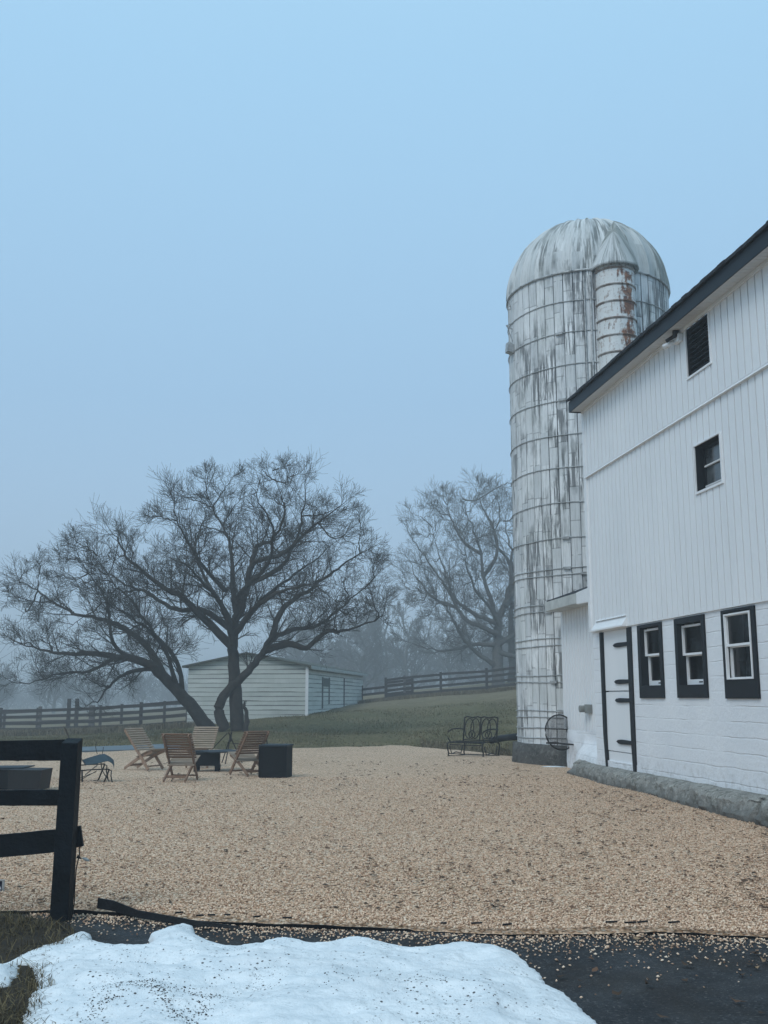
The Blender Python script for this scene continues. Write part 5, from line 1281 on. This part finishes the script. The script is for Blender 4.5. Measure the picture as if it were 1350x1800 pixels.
limbs = [
 (LB([(712, 975), (640, 880), (560, 795), (500, 745), (400, 722), (300, 712), (200, 708), (110, 690), (20, 662)], B0, B0 - .5), .27, .03, 16, 1.9),
 (LB([(560, 790), (500, 690), (420, 625), (350, 598), (250, 575), (180, 535), (110, 490), (40, 455)], B0, B0 + 1.5), .13, .02, 14, 1.9),
 (LB([(540, 765), (450, 770), (380, 810), (340, 860), (300, 885)], B0, B0 - 1.5), .09, .02, 9, 1.3),
 (LB([(480, 740), (390, 690), (370, 600), (365, 530), (300, 440), (250, 350)], B0, B0 - 1), .09, .015, 12, 1.6),
 (LB([(620, 850), (600, 740), (520, 640), (450, 540), (380, 470), (330, 380)], B0, B0 - 2), .10, .016, 12, 1.6),
 (LB([(400, 722), (300, 770), (200, 780), (100, 810), (20, 800)], B0, B0 + 2), .07, .014, 11, 1.4),
 (LB([(765, 972), (742, 905), (765, 845), (830, 785), (885, 715), (925, 660), (1000, 632), (1080, 615), (1150, 560), (1220, 500), (1285, 450)], B0 - .3, B0 + .5), .21, .025, 18, 1.8),
 (LB([(900, 700), (980, 680), (1040, 692), (1100, 640), (1180, 630), (1270, 600), (1310, 560)], B0, B0 - 1), .15, .02, 12, 1.5),
 (LB([(920, 665), (960, 560), (1040, 500), (1130, 435), (1200, 385), (1275, 345)], B0, B0 + 2), .13, .018, 14, 1.7),
 (LB([(808, 972), (800, 880), (795, 770), (790, 680), (800, 600), (830, 520), (845, 430), (870, 350), (925, 325), (965, 230), (950, 170), (925, 90)], B0, B0 + .8), .27, .022, 22, 1.7),
 (LB([(792, 690), (700, 600), (620, 525), (540, 475), (440, 395), (400, 330), (370, 290)], B0, B0 - 1.5), .17, .018, 15, 1.8),
 (LB([(800, 570), (790, 480), (785, 380), (765, 300), (720, 215), (690, 130)], B0, B0 + 1.5), .12, .016, 14, 1.7),
 (LB([(865, 400), (960, 370), (1045, 295), (1110, 245), (1175, 195)], B0, B0 - 1.6), .10, .016, 12, 1.5),
 (LB([(850, 470), (950, 420), (1000, 335), (1030, 215), (1035, 105)], B0, B0 + 2), .11, .016, 13, 1.6),
 (LB([(785, 630), (690, 565), (600, 560), (500, 505), (430, 480), (350, 425), (300, 360)], B0, B0 + 2.6), .13, .016, 15, 1.8),
 (LB([(770, 500), (690, 420), (640, 330), (600, 260), (590, 190)], B0, B0 - 2.2), .09, .014, 12, 1.6),
 (LB([(800, 600), (820, 500), (900, 420), (930, 300), (880, 200), (850, 130)], B0 - .2, B0 - 3.5), .12, .016, 14, 1.7),
 (LB([(790, 680), (760, 560), (700, 480), (640, 420), (560, 380)], B0 - .3, B0 - 4.2), .13, .016, 14, 1.7),
 (LB([(795, 650), (860, 560), (960, 500), (1060, 480), (1120, 520)], B0 - .2, B0 - 4), .12, .016, 13, 1.6),
 (LB([(795, 650), (760, 560), (690, 450), (660, 330), (700, 250)], B0 + .2, B0 + 4), .12, .016, 13, 1.7),
 (LB([(800, 640), (880, 540), (960, 470), (1060, 400), (1140, 330)], B0 + .2, B0 + 4), .12, .016, 13, 1.7),
 (LB([(600, 830), (560, 700), (480, 610), (400, 560), (300, 520)], B0, B0 - 3.5), .09, .014, 12, 1.6),
 (LB([(830, 985), (836, 935), (828, 885)], B0 - .15, B0 - .1), .12, .08, 0, .3),
]
cfgA = dict(wig=.06, up=.07, ups=.9, rmin=.0040, nc=[0, 7, 5, 0], a0=.4, a1=1.0, lf=(.55, 1.0), rf=.46, kink=.032, ls=.74, mx=3, zfloor=.9)
ENV1 = [(10, 1030), (20, 1130), (40, 1190), (120, 1200), (200, 1210), (290, 1170), (340, 1130), (400, 1080), (480, 1090), (560, 1105), (640, 1095), (668, 1060), (680, 1000), (655, 935), (612, 885), (560, 840), (500, 822), (430, 824), (362, 838), (305, 875), (230, 915), (130, 945), (60, 975)]
limbs += fill_limbs(limbs, ENV1, B0, 85, 36, np.random.RandomState(21), np.array(at(408, 1130, B0)), (.034, .008, 6, 1.05))
apple = limb_tree('old_apple_tree', 'large bare spreading apple tree with two leaning trunks in front of the shed', (at(400, 1285, B0)[0], B0, tz(at(400, 1285, B0)[0], B0)), limbs, cfgA, BARK, TWIG, 3, knot=.012)
# big tree by the right fence
Z2 = lambda x, y: (600 + x / 3, 800 + y / 3)
D0 = 68
l2 = [
 (LB([(832, 1235), (826, 1150), (824, 1050), (825, 960), (832, 870), (865, 780), (892, 680), (900, 560), (880, 430), (850, 330)], D0, D0 + 1, zf=Z2), .46, .05, 14, 2.8),
 (LB([(820, 945), (740, 905), (660, 870), (605, 795), (560, 710), (500, 625), (440, 530), (380, 450), (350, 390)], D0, D0 - 1.5, zf=Z2), .19, .025, 12, 2.6),
 (LB([(815, 885), (700, 835), (610, 770), (570, 690), (540, 600), (500, 480), (480, 380)], D0, D0 + 2, zf=Z2), .17, .025, 12, 2.6),
 (LB([(815, 870), (790, 770), (752, 660), (735, 520), (700, 400), (660, 300), (640, 230)], D0, D0 - 1, zf=Z2), .18, .025, 12, 2.6),
 (LB([(815, 1110), (720, 1045), (640, 960), (590, 870), (540, 790), (450, 740), (340, 700)], D0, D0 - 2, zf=Z2), .17, .025, 12, 2.4),
 (LB([(870, 800), (905, 700), (882, 560), (815, 460), (835, 300), (790, 170)], D0, D0 + 2, zf=Z2), .18, .025, 12, 2.4),
 (LB([(810, 1000), (700, 1000), (580, 1030), (450, 1022), (330, 975)], D0, D0 + 1, zf=Z2), .17, .025, 13, 2.2),
 (LB([(735, 520), (640, 450), (580, 340), (560, 260)], D0, D0 + 1, zf=Z2), .13, .025, 11, 2.4),
 (LB([(750, 640), (820, 520), (800, 380), (740, 270), (720, 180)], D0, D0 + 2, zf=Z2), .15, .025, 12, 2.4),
 (LB([(600, 800), (500, 760), (420, 680), (360, 560)], D0, D0 + 2, zf=Z2), .13, .025, 12, 2.4),
 (LB([(830, 1000), (920, 930), (1000, 800), (1080, 640), (1150, 500)], D0, D0, zf=Z2), .18, .025, 10, 2.6),
 (LB([(860, 790), (960, 640), (1010, 480), (1030, 320), (1020, 220)], D0, D0 + 1, zf=Z2), .17, .025, 12, 2.6),
 (LB([(835, 1040), (940, 1060), (1060, 1000), (1180, 960)], D0, D0, zf=Z2), .2, .03, 10, 2.4),
 (LB([(835, 900), (780, 800), (700, 700), (660, 560), (650, 440)], D0 - .3, D0 - 4, zf=Z2), .13, .025, 10, 2.4),
]
cfgB = dict(wig=.06, up=.05, ups=.8, rmin=.0055, nc=[0, 7, 6, 0], a0=.35, a1=.85, lf=(.50, .85), rf=.50, kink=.05, ls=.85, mx=3, zfloor=2.6)
ENV2 = [(700, 1000), (696, 925), (718, 897), (762, 884), (792, 856), (850, 845), (930, 850), (960, 950), (950, 1100), (900, 1140), (770, 1130), (722, 1085)]
l2 += fill_limbs(l2, ENV2, D0, 38, 30, np.random.RandomState(22), np.array(at(875, 1110, D0)), (.05, .012, 6, 1.5))
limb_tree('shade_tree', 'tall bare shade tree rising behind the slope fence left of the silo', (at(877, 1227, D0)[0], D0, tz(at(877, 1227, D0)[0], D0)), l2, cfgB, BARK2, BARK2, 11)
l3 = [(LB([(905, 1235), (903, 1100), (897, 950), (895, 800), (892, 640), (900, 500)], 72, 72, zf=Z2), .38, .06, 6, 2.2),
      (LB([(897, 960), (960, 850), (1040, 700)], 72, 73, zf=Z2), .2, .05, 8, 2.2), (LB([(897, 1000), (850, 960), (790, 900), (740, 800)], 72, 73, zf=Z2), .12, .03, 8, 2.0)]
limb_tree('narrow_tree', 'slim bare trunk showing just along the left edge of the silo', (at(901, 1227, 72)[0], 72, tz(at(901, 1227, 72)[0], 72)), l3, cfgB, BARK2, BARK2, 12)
# far woods: a few tree shapes, copied
def wood_tree(seed, hgt, spread):
    rg = np.random.RandomState(seed); T = []; TR = []
    root = thing('bare_woodland_tree', '', 'tree')
    cfg = dict(wig=.13, up=.10, ups=1, rmin=.022, nc=[0, 8, 7, 0], a0=.35, a1=.9, lf=(.42, .66), rf=.6, kink=.1, mx=3)
    pts = [np.array((0, 0, -1.))]; 
    for i in range(1, 7): pts.append(np.array((rg.normal(0, .12) * i * .6, rg.normal(0, .1) * i * .6, hgt * i / 6.6)))
    sp_ = smooth_path(pts, 3); R0 = np.linspace(.26, .04, len(sp_)); TR.append((list(sp_), list(R0)))
    for c in range(17):
        t = .16 + .82 * (c + rg.rand()) / 17; i = int(t * (len(sp_) - 1)); a = rg.uniform(0, 6.28); e_ = rg.uniform(.3, 1.0)
        grow(T, sp_[i], unit((math.cos(a), math.sin(a), e_)), spread * rg.uniform(.7, 1.2) * (1.15 - .6 * t), R0[i] * .55, 1, 3, rg, cfg)
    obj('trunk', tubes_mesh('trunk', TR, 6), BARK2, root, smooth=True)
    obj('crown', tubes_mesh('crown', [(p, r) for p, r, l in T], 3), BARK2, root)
    return root
protos = [wood_tree(41, 10, 3.4), wood_tree(42, 12, 3.8), wood_tree(43, 8, 3.2), wood_tree(44, 6, 3.4)]
rgw = random.Random(5)
spots = []
for i in range(34): spots.append((rgw.uniform(520, 960), rgw.uniform(125, 215), 0))
for i in range(30): spots.append((rgw.uniform(-120, 560), rgw.uniform(140, 230), 1))
spots += [(640, 115, 2), (662, 145, 2), (716, 125, 2), (560, 135, 2), (600, 150, 2)]
usedp = set()
for i, (px, Yy, kd) in enumerate(spots):
    j = (i % 4) if kd == 0 else (2 + i % 2 if kd == 1 else i % 2)
    if j in usedp: o = copy_tree(protos[j])
    else: o = protos[j]; usedp.add(j)
    q = at(px, 1227, Yy); s_ = 1.22 * rgw.uniform(.8, 1.15) * (1.0 if kd != 1 else .85)
    o.location = (q[0], Yy, tz(q[0], Yy) - .2); o.rotation_euler = (0, 0, rgw.uniform(0, 6.28)); o.scale = (s_, s_, s_ * rgw.uniform(.85, 1.1))
    if kd == 1: tag(o, 'faint low bare tree in the fog beyond the left fence', 'tree', 'foggy trees beyond the left fence')
    else: tag(o, 'faint bare tree in the foggy wood between the shed and the silo', 'tree', 'foggy wood between shed and silo')
# distant hedge masses in the fog
hm = []
rgh = np.random.RandomState(9)
for i in range(1500):
    px = rgh.uniform(-150, 980); Yy = rgh.uniform(235, 290); q = at(px, 1227, Yy); z0 = tz(q[0], Yy)
    d = unit(rgh.normal(0, 1, 3) * (.5, .5, .2) + (0, 0, .8)); p = np.array((q[0], Yy, z0 + rgh.uniform(0, 3.0)))
    for c in range(3):
        dd_ = unit(d + rgh.normal(0, .35, 3)); l_ = rgh.uniform(2.5, 8.0)
        hm.append(([p, p + dd_ * l_ * .5, p + unit(dd_ + rgh.normal(0, .2, 3)) * l_], [.08, .05, .03]))
tag(obj('distant_thicket', tubes_mesh('distant_thicket', hm, 3), BARK2), 'band of brush fading into the fog behind the farther trees', 'thicket', kind='stuff')

# ------------------------------------------------------------------ haze
hz = MB(); hz.box(-690, 690, -50, 880, -3.2, 26)
hm_ = bpy.data.materials.new('haze_air'); hm_.use_nodes = True; t = hm_.node_tree; t.nodes.clear()
pv = N(t, 'ShaderNodeVolumePrincipled'); pv.inputs['Density'].default_value = .0040; pv.inputs['Color'].default_value = (.97, .99, 1, 1); pv.inputs['Anisotropy'].default_value = .0
o = N(t, 'ShaderNodeOutputMaterial'); t.links.new(pv.outputs[0], o.inputs['Volume'])
tag(obj('haze', hz, hm_), kind='stuff')
